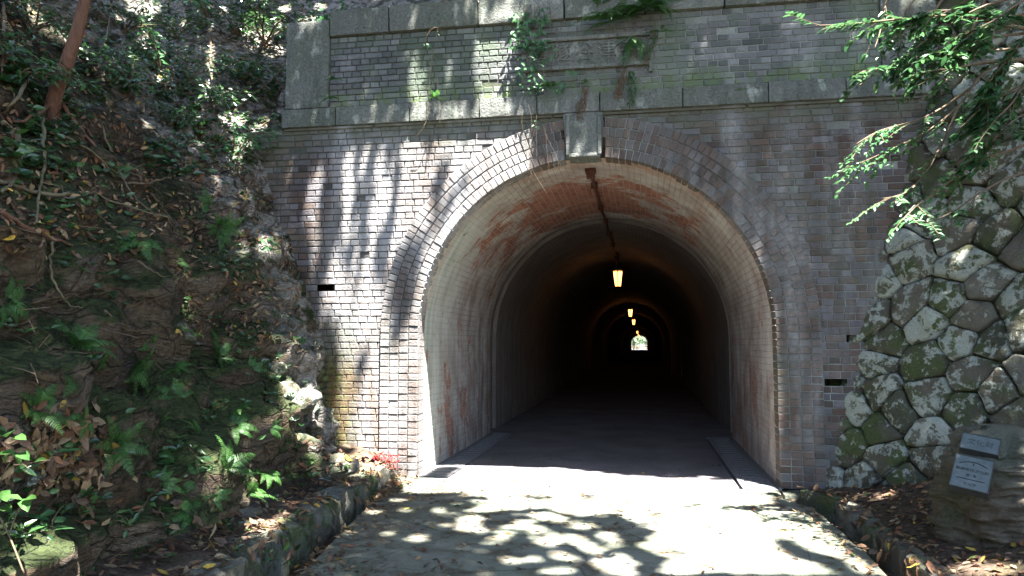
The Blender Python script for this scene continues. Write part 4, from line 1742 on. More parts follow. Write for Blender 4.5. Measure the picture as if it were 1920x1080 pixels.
l0, n0 = hit(97, 215)
yb = l0.y
tr = empty('leaning_tree', l0, 'slim reddish brown trunk leaning out of the left slope', 'tree')
pts_ = [l0 + Vector((-.05, .12, -.25))] + [onY(px, py, yb + dy) for px, py, dy in ((100, 195, -.04), (118, 140, -.1), (138, 80, -.14), (152, 30, -.16), (163, -20, -.18), (180, -120, -.2), (205, -240, -.2), (215, -420, -.2))]
b = MB()
pl = smooth_line(pts_)
b.tube(pl, [.045 * (1.25 - .6 * i / len(pl)) + .03 * max(0, 1 - i / 6) for i in range(len(pl))], 14, rough=.12)
b.build('trunk', M['bark'], tr, True)
top = pl[-1]
for k in range(3):
    b = MB()
    q = [top + Vector((0, 0, -.25 * k))]
    d = Vector((math.cos(2.2 * k), math.sin(2.2 * k), .5))
    for i in range(5):
        q.append(q[-1] + d * .3 + Vector((jit(.08), jit(.08), .05)))
    b.tube(q, [.03, .025, .02, .015, .01, .005], 6)
    limb = b.build('limb', M['bark'], tr, True)
    b = MB()
    for i in range(160):
        p = q[random.randrange(2, 6)] + Vector((jit(.45), jit(.45), jit(.35)))
        g = random.random()
        b.leaf(p, Vector((jit(1), jit(1), jit(.6))), Vector((0, 0, 1)), .1, .045, (g, g, g))
    b.build('foliage', M['leafdark'], limb)

ROOTS = [
    ([(0, 405), (60, 430), (130, 465), (230, 490)], 7, 'bark', 'long red root running down across the earth face'),
    ([(0, 232), (35, 250), (110, 258), (180, 290), (215, 330)], 6, 'root', 'brown root slanting from the left edge below the trunk foot'),
    ([(0, 345), (70, 368), (130, 370), (180, 366), (215, 385), (320, 415)], 6, 'root', 'pale root lying along the top of the earth face'),
    ([(34, 240), (42, 295), (22, 338), (0, 358)], 7, 'root', 'mossy bent branch at the left frame edge'),
    ([(105, 455), (90, 500), (110, 545), (135, 575), (155, 578)], 4, 'root', 'thin hooked root hanging below the long red root'),
    ([(238, 345), (275, 343), (322, 338)], 4, 'twig', 'short pale stick lying level on the slope'),
    ([(72, 128), (50, 155), (30, 185), (8, 212)], 6, 'root', 'mossy branch crossing the slope left of the trunk foot'),
    ([(78, 225), (84, 290), (80, 360), (68, 420)], 5, 'root', 'upright grey stem below the foot of the leaning trunk'),
    ([(92, 200), (60, 222), (20, 232)], 6, 'bark', 'surface root spreading left from the trunk foot'),
    ([(115, 195), (140, 235), (170, 270), (205, 310)], 6, 'bark', 'surface root running downhill right of the trunk foot'),
    ([(260, 490), (285, 510), (312, 525)], 3, 'twig', 'short dead twig near the end of the long red root'),
    ([(5, 10), (10, 70), (6, 130), (0, 145)], 4, 'twig', 'thin stem hanging in the top left corner'),
    ([(190, 240), (225, 320), (260, 380), (300, 410)], 3, 'twig', 'thin dead branch trailing down the middle of the slope'),
    ([(280, 360), (310, 400), (335, 430)], 3, 'twig', 'dead twig above the bare rock of the bank'),
    ([(150, 350), (190, 410), (240, 450)], 3, 'twig', 'thin fallen twig crossing below the pale root'),
    ([(200, 590), (235, 615), (285, 617)], 3, 'twig', 'curved thin root on the earth face above the broad fern'),
    ([(88, 782), (112, 760), (142, 760)], 3, 'twig', 'arched dry stem above the shelf of fallen leaves'),
    ([(210, 10), (203, 60), (185, 105)], 3, 'twig', 'thin vine stem hanging right of the leaning trunk'),
    ([(440, 215), (470, 185), (505, 160), (535, 125)], 4, 'root', 'bare branch slanting up to the left stone pier'),
    ([(395, 70), (398, 130), (402, 190), (400, 220)], 4, 'twig', 'pale sunlit stem hanging in the dark gully'),
]
for line, w, mt_, lab in ROOTS:
    P = []
    for px, py in line:
        loc, nor = hit(px, py)
        if loc is not None:
            P.append(loc + nor * .03 + Vector((0, -.02, 0)))
    if len(P) < 2:
        continue
    # keep the line free of jumps in depth
    pl = smooth_line(P, 6)
    r0 = w / 2 * P[0].length / FOC
    b = MB()
    b.tube([p + Vector((jit(.008), jit(.008), jit(.008))) for p in pl], [r0 * (1.15 - .75 * i / len(pl)) for i in range(len(pl))], 7, rough=.25)
    o = b.build('root' if 'root' in lab else ('stem' if False else 'fallen_branch'), M[mt_], None, True)
    tag(o, lab, 'root' if 'root' in lab else 'branch')

# seedling with long bare stems in the lower left corner
sd = empty('sapling', hit(20, 1060)[0], 'thin bare stemmed sapling with round leaves in the lower left corner', 'sapling')
yb = sd.location.y - .12
b = MB()
A = [onY(px, py, yb) for px, py in ((45, 1075), (15, 1000), (-10, 955))]
B = [onY(px, py, yb) for px, py in ((18, 1000), (32, 960), (44, 938))]
C2 = [onY(px, py, yb) for px, py in ((0, 905), (15, 872), (35, 848))]
b.tube(smooth_line(A), .004, 5)
b.tube(smooth_line(B), .0035, 5)
b.tube(smooth_line(C2), .003, 5)
b.build('stem', M['twig'], sd, True)
b = MB()
for px, py, ax, az_ in ((44, 938, .9, .35), (44, 938, -.2, .2), (44, 935, .4, -.2), (34, 850, .8, -.1), (30, 850, -.8, .1), (4, 920, .5, -.2), (2, 950, .7, 0), (0, 1000, -1, 0), (12, 820, .5, .4), (25, 820, 1, .1)):
    g = random.uniform(.3, 1)
    b.leaf(onY(px, py, yb), Vector((ax, -.3, az_)), Vector((0, -.4, 1)), .085, .05, (g, g, g), .2)
b.build('foliage', M['leafdark'], sd)

# ------------------------------------------------------------------ plants on the stonework
YF = D - .10


def strand(mb, pts_, r=.0035):
    mb.tube(smooth_line([onY(px, py, YF + dy) for px, py, dy in pts_], 5), r, 4)


def leaves_at(mb, px0, px1, py0, py1, n, L, hang=.5):
    for _ in range(n):
        p = onY(random.uniform(px0, px1), random.uniform(py0, py1), YF - random.uniform(-.04, .12))
        g = random.random()
        mb.leaf(p, Vector((jit(1), jit(.5) - .3, jit(.6) - hang)), Vector((jit(.4), -1, .6)), L * random.uniform(.6, 1.2), L * .5 * random.uniform(.8, 1.2), (g, g, g), .2)


v = empty('climbing_vine', onY(1005, 165, YF), 'leafy climber hanging over the left end of the name stone', 'climber')
b = MB()
for x0, x1 in ((1000, 990), (1015, 1012), (1025, 1005), (990, 985)):
    strand(b, [(x0 + jit(6), 5, .02), (x0 + jit(10), 60, -.02), (x1 + jit(10), 120, -.02), (x1 + jit(8), 172, .0)])
strand(b, [(1060, 35, .0), (1045, 70, -.05), (1035, 110, -.05), (1033, 160, -.02)], .005)
b.build('stem', M['twig'], v, True)
b = MB()
leaves_at(b, 960, 1025, 20, 90, 120, .08)
leaves_at(b, 975, 1038, 80, 130, 44, .085)
leaves_at(b, 995, 1015, 130, 140, 4, .10)
leaves_at(b, 1060, 1090, 130, 140, 6, .06)
leaves_at(b, 972, 1002, 120, 172, 26, .065)
leaves_at(b, 1000, 1062, 155, 172, 40, .06, .1)
leaves_at(b, 1010, 1030, 5, 40, 8, .09)
b.build('foliage', M['leaflite'], v)


def wall_fern(px, py, L, nf, lab, name='wall_fern', az0=math.pi * 1.0, az1=math.pi * 2.0, el=.3, droop=1.3, mat='fern', cat='fern', dy=0.0):
    e = empty(name, onY(px, py, YF + dy), lab, cat)
    for i in range(nf):
        az = az0 + (az1 - az0) * (i + .5 + jit(.3)) / nf
        f = frond_mesh(az, el + jit(.4), L * random.uniform(.65, 1.15), droop + jit(.4), 15, .2)
        f.v = [tuple(Vector(q) + e.location) for q in f.v]
        f.build('frond', M[mat], e)
    return e


wall_fern(1150, 40, .50, 16, 'fern clump below the coping above the right half of the name stone')
wall_fern(1215, 22, .55, 22, 'largest green fern clump hanging from the coping right of the name stone')
wall_fern(1120, 12, .30, 5, 'small upright fern at the coping above the middle of the name stone', el=.9, droop=1.0)
wall_fern(1185, 70, .42, 9, 'fern with fronds hanging straight down over the name stone', el=-.5, droop=1.0)
wall_fern(1240, 60, .25, 5, 'pale fern at the right end of the hanging clump')
wall_fern(628, 150, .22, 7, 'upper small fern growing against the left stone pier', el=.3)
wall_fern(622, 185, .20, 8, 'lower small fern where the left pier meets the string course', el=.3)
wall_fern(1035, 165, .2, 9, 'low dark fern sitting on the string course under the name stone', el=.5)
wall_fern(1388, 170, .10, 6, 'tiny green tuft on the face of the string course right of the keystone', dy=-.01, el=.4)
wall_fern(1300, 135, .08, 5, 'tiny tuft in the parapet brickwork right of the name stone', dy=.1, el=.2)
wall_fern(1275, 105, .07, 4, 'tiny tuft higher in the parapet brickwork right of the name stone', dy=.1, el=.2)
wall_fern(818, 186, .16, 9, 'mossy sunlit tuft on the string course below the dangling vines', el=.8)
wall_fern(1095, 158, .12, 6, 'small fern on the string course above the keystone', el=.5)
for (px, pts2, lab) in ((1170, [(1172, 130), (1168, 150), (1160, 170), (1158, 178)], 'brown matted root tuft hanging below the name stone'),
                        (1185, [(1186, 138), (1186, 165), (1183, 190)], 'green strap shaped leaf tuft hanging over the string course'),
                        (1092, [(1097, 165), (1096, 185), (1090, 200), (1088, 212)], 'brown dead tuft hanging from the string course onto the keystone'),
                        (1222, [(1228, 60), (1222, 85), (1214, 105)], 'brown hanging root mat below the green fern clump')):
    e = empty('root_tuft', onY(px, pts2[0][1], YF), lab, 'tuft')
    b = MB()
    for k in range(11):
        strand(b, [(x + jit(9), y + jit(8), -.02 + jit(.06)) for x, y in pts2], .0025)
    b.build('root_fibre', M['fern'] if 'green' in lab else M['bark'], e, True)
    b = MB()
    for k in range(26):
        x, y = random.choice(pts2)
        b.leaf(onY(x + jit(6), y + jit(6), YF - .03), Vector((jit(.6), jit(.4), -1)), Vector((0, -1, 0)), .06, .014, (.3, .3, .3), .2)
    b.build('foliage', M['twig'] if 'brown' in lab else M['fern'], e)
dv = empty('dangling_vine', onY(810, 60, YF), 'thin yellowish vine dangling from the coping over the sunlit parapet', 'climber')
b = MB()
strand(b, [(798, 95, -.05), (800, 70, -.12), (812, 53, -.15), (826, 55, -.13), (829, 68, -.1)], .005)
strand(b, [(822, 10, 0), (820, 60, -.1), (808, 120, -.06), (803, 190, -.02)], .003)
strand(b, [(808, 195, -.01), (800, 225, -.02), (790, 245, -.02), (777, 258, 0)], .0035)
strand(b, [(815, 110, -.05), (820, 150, -.05), (823, 190, -.03), (825, 235, -.02)], .0025)
b.build('stem', M['twig'], dv, True)
b = MB()
leaves_at(b, 795, 805, 78, 90, 4, .06)
leaves_at(b, 818, 832, 15, 70, 5, .05)
b.build('foliage', M['leaflite'], dv)
dv = empty('dangling_vine', onY(1010, 230, YF), 'tangle of thin bare vines hanging in front of the arch left of the keystone', 'climber')
b = MB()
for k in range(6):
    x = 1005 + jit(25)
    strand(b, [(x, 175, 0), (x + jit(15), 230, -.05), (x + jit(18), 300, -.05), (x + jit(22), 340 + jit(30), -.03)], .0014)
b.build('stem', M['twig'], dv, True)
b = MB()
leaves_at(b, 1000, 1015, 225, 240, 4, .04)
b.build('foliage', M['leaflite'], dv)

# ------------------------------------------------------------------ overhanging tree on the right
T0 = Vector((5.2, 6.0, 0))
tz, _ = drop(5.2, 6.0, 15)
ot = empty('overhanging_tree', Vector((5.4, 6.1, 3.2)), 'small leaved tree reaching in from the right over the stone wall', 'tree')
b = MB()
fork = onY(1990, 110, 6.2)
pl = smooth_line([Vector((5.5, 5.4, 3.0)), Vector((5.2, 5.7, 3.6)), fork + Vector((.5, 0, -.1)), fork])
b.tube(pl, [.09 * (1 - .5 * i / len(pl)) for i in range(len(pl))], 10, rough=.2)
b.build('trunk', M['bark'], ot, True)
BR = [
    ([(1990, 110), (1900, 112), (1840, 118), (1790, 128), (1765, 132)], 6.3, 8, 26, .075),
    ([(1880, 118), (1840, 140), (1800, 195), (1740, 245), (1660, 285), (1598, 312)], 6.3, 5, 130, .062),
    ([(1820, 165), (1770, 200), (1720, 225), (1650, 245), (1605, 270)], 6.4, 4, 95, .058),
    ([(1800, 195), (1775, 250), (1745, 310), (1700, 360), (1655, 372)], 6.2, 4, 70, .055),
    ([(1980, 250), (1900, 280), (1830, 305), (1770, 350), (1720, 385), (1690, 415)], 6.0, 5, 120, .062),
    ([(1980, 310), (1900, 330), (1840, 360), (1790, 395), (1735, 420)], 5.8, 4, 60, .055),
    ([(1990, 60), (1900, 50), (1800, 30), (1700, 35), (1600, 45), (1530, 48)], 6.6, 6, 100, .085),
    ([(1990, 130), (1900, 170), (1850, 195), (1800, 240)], 6.0, 5, 60, .075),
    ([(1980, 40), (1900, 90), (1800, 95), (1700, 120), (1610, 135)], 6.7, 5, 90, .085),
    ([(1980, -20), (1850, 10), (1760, 60), (1690, 110)], 6.5, 5, 90, .085),
    ([(2000, 10), (1930, 60), (1880, 120), (1850, 160)], 5.8, 5, 110, .08),
    ([(2000, 90), (1940, 130), (1900, 190), (1870, 220)], 5.6, 5, 90, .07),
    ([(1990, -30), (1920, 0), (1860, 40), (1800, 70)], 5.9, 5, 110, .08),
    ([(1780, -20), (1740, 40), (1720, 90), (1715, 150)], 6.9, 5, 70, .085),
    ([(1850, -10), (1820, 60), (1790, 110), (1765, 165)], 7.0, 5, 70, .08),
    ([(1680, -30), (1660, 10), (1650, 60), (1640, 90)], 7.1, 4, 40, .085),
    ([(1950, 60), (1860, 70), (1790, 90), (1730, 100)], 6.6, 5, 130, .10),
    ([(1990, 160), (1930, 170), (1880, 200), (1840, 225)], 6.1, 5, 120, .09),
    ([(1990, 0), (1900, 30), (1820, 20), (1750, 20)], 6.7, 5, 140, .10),
    ([(1980, 210), (1920, 215), (1880, 245), (1850, 280)], 5.9, 4, 80, .08),
    ([(1740, -30), (1700, 20), (1690, 70), (1680, 130)], 7.3, 4, 80, .09),
]
for line, yd, w, nl, LL_ in BR:
    P = smooth_line([onY(px, py, yd + jit(.12) - .25 * i / len(line)) for i, (px, py) in enumerate(line)], 6)
    b = MB()
    b.tube(P, [w / 2 * yd / FOC * (1.2 - .95 * i / len(P)) for i in range(len(P))], 6, rough=.15)
    br = b.build('branch', M['twig'], ot, True)
    b, tw = MB(), MB()
    for i in range(max(5, int(nl * (1.7 if LL_ > .07 else 1.25)) // 11)):
        k = random.randrange(len(P) // 3, len(P) - 1)
        ax = (P[k + 1] - P[k]).normalized()
        sd_ = ax.cross(Vector((0, 0, 1))).normalized() * random.choice((-1, 1))
        d = (ax * .8 + sd_ * random.uniform(.2, .8) + Vector((0, 0, jit(.35) - .15))).normalized()
        q = [P[k]]
        ln = random.uniform(.15, .42)
        for s in range(5):
            d = (d + Vector((jit(.12), jit(.12), jit(.1) - .05))).normalized()
            q.append(q[-1] + d * ln / 5)
        tw.tube(q, [.004, .0035, .003, .0025, .002, .0012], 4)
        for s in range(15):
            t = random.uniform(.6, 5)
            kk = min(int(t), 4)
            pt = q[kk].lerp(q[kk + 1], t - kk)
            s2 = d.cross(Vector((0, 0, 1))).normalized() * (1 if s % 2 else -1)
            g = random.random()
            b.leaf(pt, (d * .6 + s2 + Vector((jit(.3), jit(.3), jit(.35)))), Vector((jit(.35), jit(.35) - .2, 1)), LL_ * random.uniform(.65, 1.2), LL_ * .44 * random.uniform(.8, 1.2), (g, g, g), .15)
    tw.build('twig', M['twig'], br)
    b.build('foliage', M['leaflite'] if LL_ < .07 else M['leafmid'], br)

# ================================================================== rubble, litter
def rock(name, loc, r, seed, mat, sq=(1, 1, .75)):
    import bmesh
    bm = bmesh.new()
    bmesh.ops.create_icosphere(bm, subdivisions=4, radius=1)
    S = Vector((seed * 1.7, seed * .3, seed))
    cuts = [(Vector((math.sin(seed * 3 + k * 2.1), math.cos(seed * 5 + k * 1.3), math.sin(seed + k * 4.4))).normalized(), .62 + .2 * ((seed * 7 + k * 3) % 1)) for k in range(7)]
    for v in bm.verts:
        p = v.co.copy()
        for n_, d_ in cuts:
            o_ = p.dot(n_) - d_
            if o_ > 0:
                p -= n_ * o_ * .85
        p *= 1 + .16 * noise.noise(v.co * 1.6 + S) + .06 * noise.noise(v.co * 5 + S)
        v.co = Vector((p.x * sq[0], p.y * sq[1], p.z * sq[2])) * r
    me = bpy.data.meshes.new(name)
    bm.to_mesh(me)
    bm.free()
    me.materials.append(mat)
    at = me.attributes.new('col', 'FLOAT_COLOR', 'FACE')
    at.data.foreach_set('color', np.tile(np.array([(seed * .37) % 1, .2, .42, 1], dtype=np.float32), (len(me.polygons), 1)).ravel())
    me.polygons.foreach_set('use_smooth', [True] * len(me.polygons))
    o = bpy.data.objects.new(name, me)
    COL.objects.link(o)
    o.location = loc
    o.rotation_euler = (jit(.3), jit(.3), seed * 2)
    return o


RUB = [(632, 862, .13, 'pale sunlit rubble stone at the far left end of the debris pile'), (660, 872, .15, 'largest pale rubble stone in the middle of the debris pile'),
       (688, 878, .11, 'flat sunlit rubble stone next to the arch jamb'), (648, 892, .08, 'small rubble stone at the front of the debris pile'),
       (615, 895, .10, 'grey rubble stone where the rock outcrop meets the debris ledge'), (672, 896, .07, 'small pale stone just behind the kerb end'),
       (600, 920, .09, 'half shaded stone on the ledge below the outcrop'), (470, 960, .11, 'mossy stone under the lowest sunlit fern'),
       (62, 905, .07, 'white lichened stone at the left frame edge below the leaf shelf'), (445, 1015, .07, 'small dark stone on the debris ledge near the bottom edge'),
       (352, 612, .12, 'grey boulder set in the bank under a small fern'),
       (575, 760, .16, 'lit lichened block high on the rock outcrop by the wall'), (548, 735, .13, 'pale lichened block on the crest of the rock outcrop'),
       (588, 800, .12, 'lit block low on the rock outcrop by the mossy wall foot'), (520, 690, .10, 'small pale block near the top of the rock outcrop')]
for i, (px, py, r, lab) in enumerate(RUB):
    loc, nor = hit(px, py)
    tag(rock('rubble_stone', loc - nor * r * (.6 if 'boulder' in lab else .35), r, i * 1.37 + .5, M['kerb'] if ('boulder' in lab or 'mossy' in lab) else M['rock'], (1, 1, .7)), lab, 'stone', 'loose stones on the left bank')

# red leaved plant at the end of the left kerb
e = empty('red_plant', Vector((-2.93, 8.22, .18)), 'small red leaved plant at the end of the left kerb', 'plant')
b, st = MB(), MB()
for k in range(150):
    a = random.uniform(0, 6.28)
    d = Vector((math.cos(a), math.sin(a), random.uniform(.1, 1.1)))
    p = e.location + Vector((jit(.14), jit(.12), random.uniform(-.10, .10)))
    g = random.random()
    b.leaf(p, d, Vector((0, 0, 1)), .075, .016, (g, g, g), .3)
for k in range(8):
    st.tube([e.location + Vector((0, 0, -.1)), e.location + Vector((jit(.1), jit(.1), .1))], .004, 4)
st.build('stem', M['twig'], e)
b.build('foliage', M['redleaf'], e)
e = empty('dry_tuft', Vector((-2.80, 8.26, .05)), 'brown dry tuft right beside the red leaved plant', 'tuft')
b = MB()
for k in range(60):
    a = random.uniform(0, 6.28)
    b.leaf(e.location + Vector((jit(.07), jit(.05), random.uniform(-.03, .06))), Vector((math.cos(a), math.sin(a), random.uniform(.1, .9))), Vector((0, 0, 1)), .07, .012, (.3, .3, .3), .3)
b.build('dry_blade', M['twig'], e)

DEADC = [(.20, .115, .06), (.15, .085, .05), (.26, .17, .09), (.10, .06, .04), (.30, .22, .13), (.17, .11, .075), (.22, .10, .05)]


def litter(name, samples, lo=.05, hi=.10, lift=.012, extra=()):
    b = MB()
    for loc, nor in samples:
        if loc is None:
            continue
        c = random.choice(DEADC)
        f = random.uniform(.35, 1.05)
        if random.random() < .04:
            c = (.42, .28, .05)
        elif random.random() < .02:
            c = (.08, .15, .03)
        t = Vector((jit(1), jit(1), jit(1)))
        d = (t - nor * t.dot(nor)).normalized() + nor * random.uniform(-.12, .35)
        L = random.uniform(lo, hi)
        b.leaf(loc + nor * random.uniform(.003, lift), d, nor + Vector((jit(.5), jit(.5), jit(.5))), L, L * random.uniform(.35, .5), tuple(v * f for v in c), random.uniform(-.25, .35))
    return struct(b.build(name, M['dead']), 'stuff')


S_ = []
for _ in range(2100):
    S_.append(drop(1.95 + 2.2 * random.random() ** 1.2, random.uniform(4.2, 8.5), 2.0, T_LAND))
litter('leaf_litter', S_, .035, .085, .02)
S_ = [drop(random.uniform(1.6, 1.9), random.uniform(4.5, 8.1), 1.0) for _ in range(420)]
litter('leaf_litter', S_, .05, .11, .03)
S_ = [drop(random.uniform(-3.2, -2.55), random.uniform(3.6, 8.4), .7) for _ in range(1200)]
litter('leaf_litter', S_, .05, .11, .03)
S_ = []
for _ in range(620):
    x = -2.3 + 3.9 * random.random() ** 1.7
    S_.append(drop(x, random.uniform(4.0, 8.3), 1.0))
for _ in range(60):
    S_.append(drop(random.uniform(-2, 1), random.uniform(8.3, 10.5), 1.0, T_ALL))
for _ in range(380):
    y_ = random.uniform(4.3, 8.2)
    xe = -2.2 - .16 * (y_ - 4.3) + abs(random.gauss(0, .16)) if random.random() < .65 else 1.56 - abs(random.gauss(0, .12))
    S_.append(drop(xe, y_, 1.0))
litter('fallen_leaves', S_, .03, .08, .008)
S_ = []
for _ in range(520):
    px, py = random.gauss(110, 50), random.gauss(850, 34)
    S_.append(hit(px, py))
litter('leaf_litter', S_, .05, .10, .03)
S_ = []
for _ in range(1500):
    px, py = random.uniform(0, 520), random.uniform(0, 480)
    if py > 500 - px * .2 and random.random() < .8:
        continue
    S_.append(hit(px, py))
for _ in range(500):
    S_.append(hit(random.uniform(330, 560), random.uniform(300, 640)))
for _ in range(1200):
    S_.append(drop(random.uniform(-6.5, -4.4), random.uniform(8.6, 12), 12))
litter('slope_litter', S_, .03, .07, .03)
# fine twigs and straw on the road and banks
b = MB()
for _ in range(420):
    if random.random() < .5:
        loc, nor = drop(-2.3 + 3.9 * random.random() ** 1.5, random.uniform(4.0, 8.2), 1.0)
    else:
        loc, nor = hit(random.uniform(0, 540), random.uniform(0, 700))
    if loc is None:
        continue
    t = Vector((jit(1), jit(1), jit(.4)))
    d = (t - nor * t.dot(nor)).normalized()
    L = random.uniform(.05, .22)
    b.tube([loc + nor * .006, loc + nor * .012 + d * L * .5, loc + nor * .008 + d * L], random.uniform(.0012, .003), 4)
struct(b.build('fallen_twigs', M['twig']), 'stuff')
# low ground plants creeping over the bank
b = MB()
for _ in range(8500):
    px, py = random.uniform(0, 600), random.uniform(0, 1060)
    pr = .8 if py < 330 else .11
    loc, nor = hit(px, py)
    if loc is None or random.random() > pr:
        continue
    if noise.noise(loc * 1.7) < -.05:
        continue
    for k in range(random.choice((1, 2, 3, 4))):
        a = random.uniform(0, 6.28)
        d = Vector((math.cos(a), math.sin(a), random.uniform(0, .7))) + nor * .3
        g = random.random() ** 1.6
        L = random.uniform(.025, .075) * (1.3 if py < 330 else 1)
        b.leaf(loc + nor * random.uniform(.01, .06), d, nor + Vector((jit(.5), jit(.5), .5)), L, L * random.uniform(.35, .6), (g, g, g), .2)
struct(b.build('ground_cover', M['leafdark']), 'stuff')

# ================================================================== trees beyond the far mouth
def crown_leaves(n, rad, size, seed, holes=3.0):
    r_ = np.random.default_rng(seed)
    b = MB()
    k = 0
    while k < n:
        p = Vector(r_.normal(0, 1, 3))
        p.normalize()
        p = p * (r_.random() ** .4)
        q = Vector((p.x * rad[0], p.y * rad[1], p.z * rad[2]))
        if noise.noise(q * holes / max(rad) + Vector((seed, 0, 0))) < -.08:
            continue
        g = float(r_.random())
        d = Vector(r_.normal(0, 1, 3))
        b.leaf(q, d, Vector((0, 0, 1)), size * (.6 + .7 * g), size * .5, (g, g, g))
        k += 1
    return b


for i, (x, y, z, lab) in enumerate(((-2.2, 217, 2.6, 'sunlit green tree seen through the far opening of the tunnel, left part'), (1.6, 221, 3.0, 'sunlit green tree seen through the far opening of the tunnel, right part'))):
    e = empty('far_tree', (x, y, 0), lab, 'tree')
    b = MB()
    b.tube([(x, y, -.3), (x + .1, y, 1.2), (x - .1, y, z), (x, y, z + 1.5)], [.22, .18, .14, .05], 8)
    b.build('trunk', M['bark'], e, True)
    b = crown_leaves(1500, (2.8, 2.2, 3.2), .42, 4 + i)
    b.v = [(p[0] + x, p[1] + y, p[2] + z) for p in b.v]
    b.build('crown', M['leafdark'], e)

# ================================================================== unseen canopy shaped to shade the road
# Unseen crowns: leaves are culled wherever they would shade the drawn sun patches below.
GW, GH = 480, 270
yy, xx = np.mgrid[0:GH, 0:GW]
XX, YY = (xx + .5) * 4.0, (yy + .5) * 4.0
lit = np.zeros((GH, GW), bool)


def E_(cx, cy, rx, ry, rot=0):
    c, s = math.cos(math.radians(rot)), math.sin(math.radians(rot))
    u, v = (XX - cx) * c + (YY - cy) * s, -(XX - cx) * s + (YY - cy) * c
    return (u / rx) ** 2 + (v / ry) ** 2 < 1


def P_(pts_):
    inside = np.zeros((GH, GW), bool)
    n = len(pts_)
    for i in range(n):
        (x1, y1), (x2, y2) = pts_[i], pts_[(i + 1) % n]
        c = ((y1 > YY) != (y2 > YY)) & (XX < (x2 - x1) * (YY - y1) / (y2 - y1 + 1e-9) + x1)
        inside ^= c
    return inside


for a in [(782, 158, 20, 52), (925, 135, 40, 66), (905, 25, 12, 34), (942, 18, 14, 26), (975, 18, 14, 22), (1003, 15, 8, 18), (672, 172, 6, 26), (690, 165, 5, 26),
          (700, 195, 9, 10), (842, 140, 6, 32), (957, 125, 8, 52), (596, 100, 4, 20), (590, 200, 6, 14), (864, 100, 4, 10), (735, 185, 6, 14),
          (800, 212, 14, 14), (850, 210, 28, 16), (930, 205, 40, 18), (655, 230, 6, 14), (735, 218, 6, 12), (880, 20, 8, 20)]:
    lit |= E_(*a)
# parapet to arch: the big patch and the lit left flank of the ring
lit |= P_([(758, 272), (830, 252), (915, 246), (985, 236), (1010, 250), (995, 300), (980, 345), (930, 372), (880, 420), (850, 470), (825, 520), (800, 610), (786, 640), (772, 560), (790, 480), (770, 465), (735, 455), (745, 400), (750, 340)])
# streaks on the brick
for a in [(584, 395, 11, 80), (598, 340, 5, 40), (652, 335, 13, 60), (648, 430, 9, 40), (683, 320, 6, 44), (712, 320, 9, 50), (700, 420, 8, 60), (722, 380, 9, 50), (626, 480, 7, 50), (668, 470, 6, 60), (690, 520, 12, 50),
          (640, 560, 18, 60), (610, 560, 8, 50), (672, 600, 22, 60), (705, 590, 14, 70), (545, 330, 5, 40), (520, 300, 4, 30), (735, 500, 8, 60), (655, 650, 14, 40), (590, 470, 6, 40)]:
    lit |= E_(*a)
lit |= P_([(690, 620), (745, 590), (775, 600), (800, 640), (812, 720), (840, 862), (800, 885), (700, 892), (712, 800), (716, 720), (700, 690)])
lit &= ~E_(748, 590, 13, 60, 6)
lit &= ~P_([(832, 295), (848, 290), (826, 380), (806, 372)])
lit &= ~P_([(735, 470), (790, 440), (850, 350), (885, 312), (898, 320), (860, 372), (800, 460), (752, 545), (738, 540)])
lit &= ~E_(630, 400, 14, 70, 3)
# debris, outcrop edge, ledge
for a in [(672, 872, 50, 22), (562, 765, 30, 46, 30), (585, 805, 18, 46, 10), (545, 715, 20, 34, 30), (650, 760, 24, 80), (690, 770, 18, 90), (692, 835, 24, 40), (525, 690, 8, 30, 30), (590, 850, 8, 24), (510, 650, 8, 26, 25), (498, 985, 40, 16, -25), (440, 905, 60, 34, 20), (470, 938, 50, 24), (412, 872, 40, 20),
          (395, 1000, 12, 12), (545, 870, 10, 14), (410, 662, 30, 10), (455, 470, 10, 12), (505, 460, 26, 16), (440, 300, 16, 24), (455, 270, 22, 10), (60, 895, 44, 20, 15), (90, 1000, 26, 9), (100, 1030, 60, 16, 10), (30, 1060, 40, 24), (15, 980, 10, 24),
          (345, 520, 26, 8, 20), (365, 600, 10, 16), (330, 490, 10, 8), (480, 560, 8, 16), (520, 590, 20, 10)]:
    lit |= E_(*a)
# sun flecks down the upper left slope
for a in [(60, 18, 20, 10, 30), (75, 45, 34, 9, 30), (115, 70, 26, 12, 25), (155, 105, 18, 9, 35), (180, 125, 10, 12), (205, 140, 12, 10), (270, 15, 34, 14), (275, 80, 16, 18), (300, 140, 9, 20, 20), (318, 160, 8, 16, -20), (395, 110, 6, 30), (392, 170, 9, 22), (372, 215, 12, 14), (420, 235, 22, 10, 20),
          (480, 72, 30, 26), (510, 95, 26, 12), (455, 40, 8, 8), (345, 45, 8, 8), (420, 20, 10, 8), (340, 225, 10, 6), (225, 35, 10, 8), (250, 160, 8, 8), (440, 225, 30, 10), (495, 235, 30, 8, -20), (535, 15, 14, 8), (580, 40, 26, 7),
          (600, 12, 14, 8), (640, 30, 10, 6), (375, 270, 10, 7), (405, 345, 8, 14), (425, 385, 12, 8), (440, 410, 10, 10), (280, 235, 10, 6, 30), (205, 185, 8, 6), (320, 60, 6, 6), (365, 20, 8, 5), (395, 55, 6, 6), (520, 45, 8, 6)]:
    lit |= E_(*a)
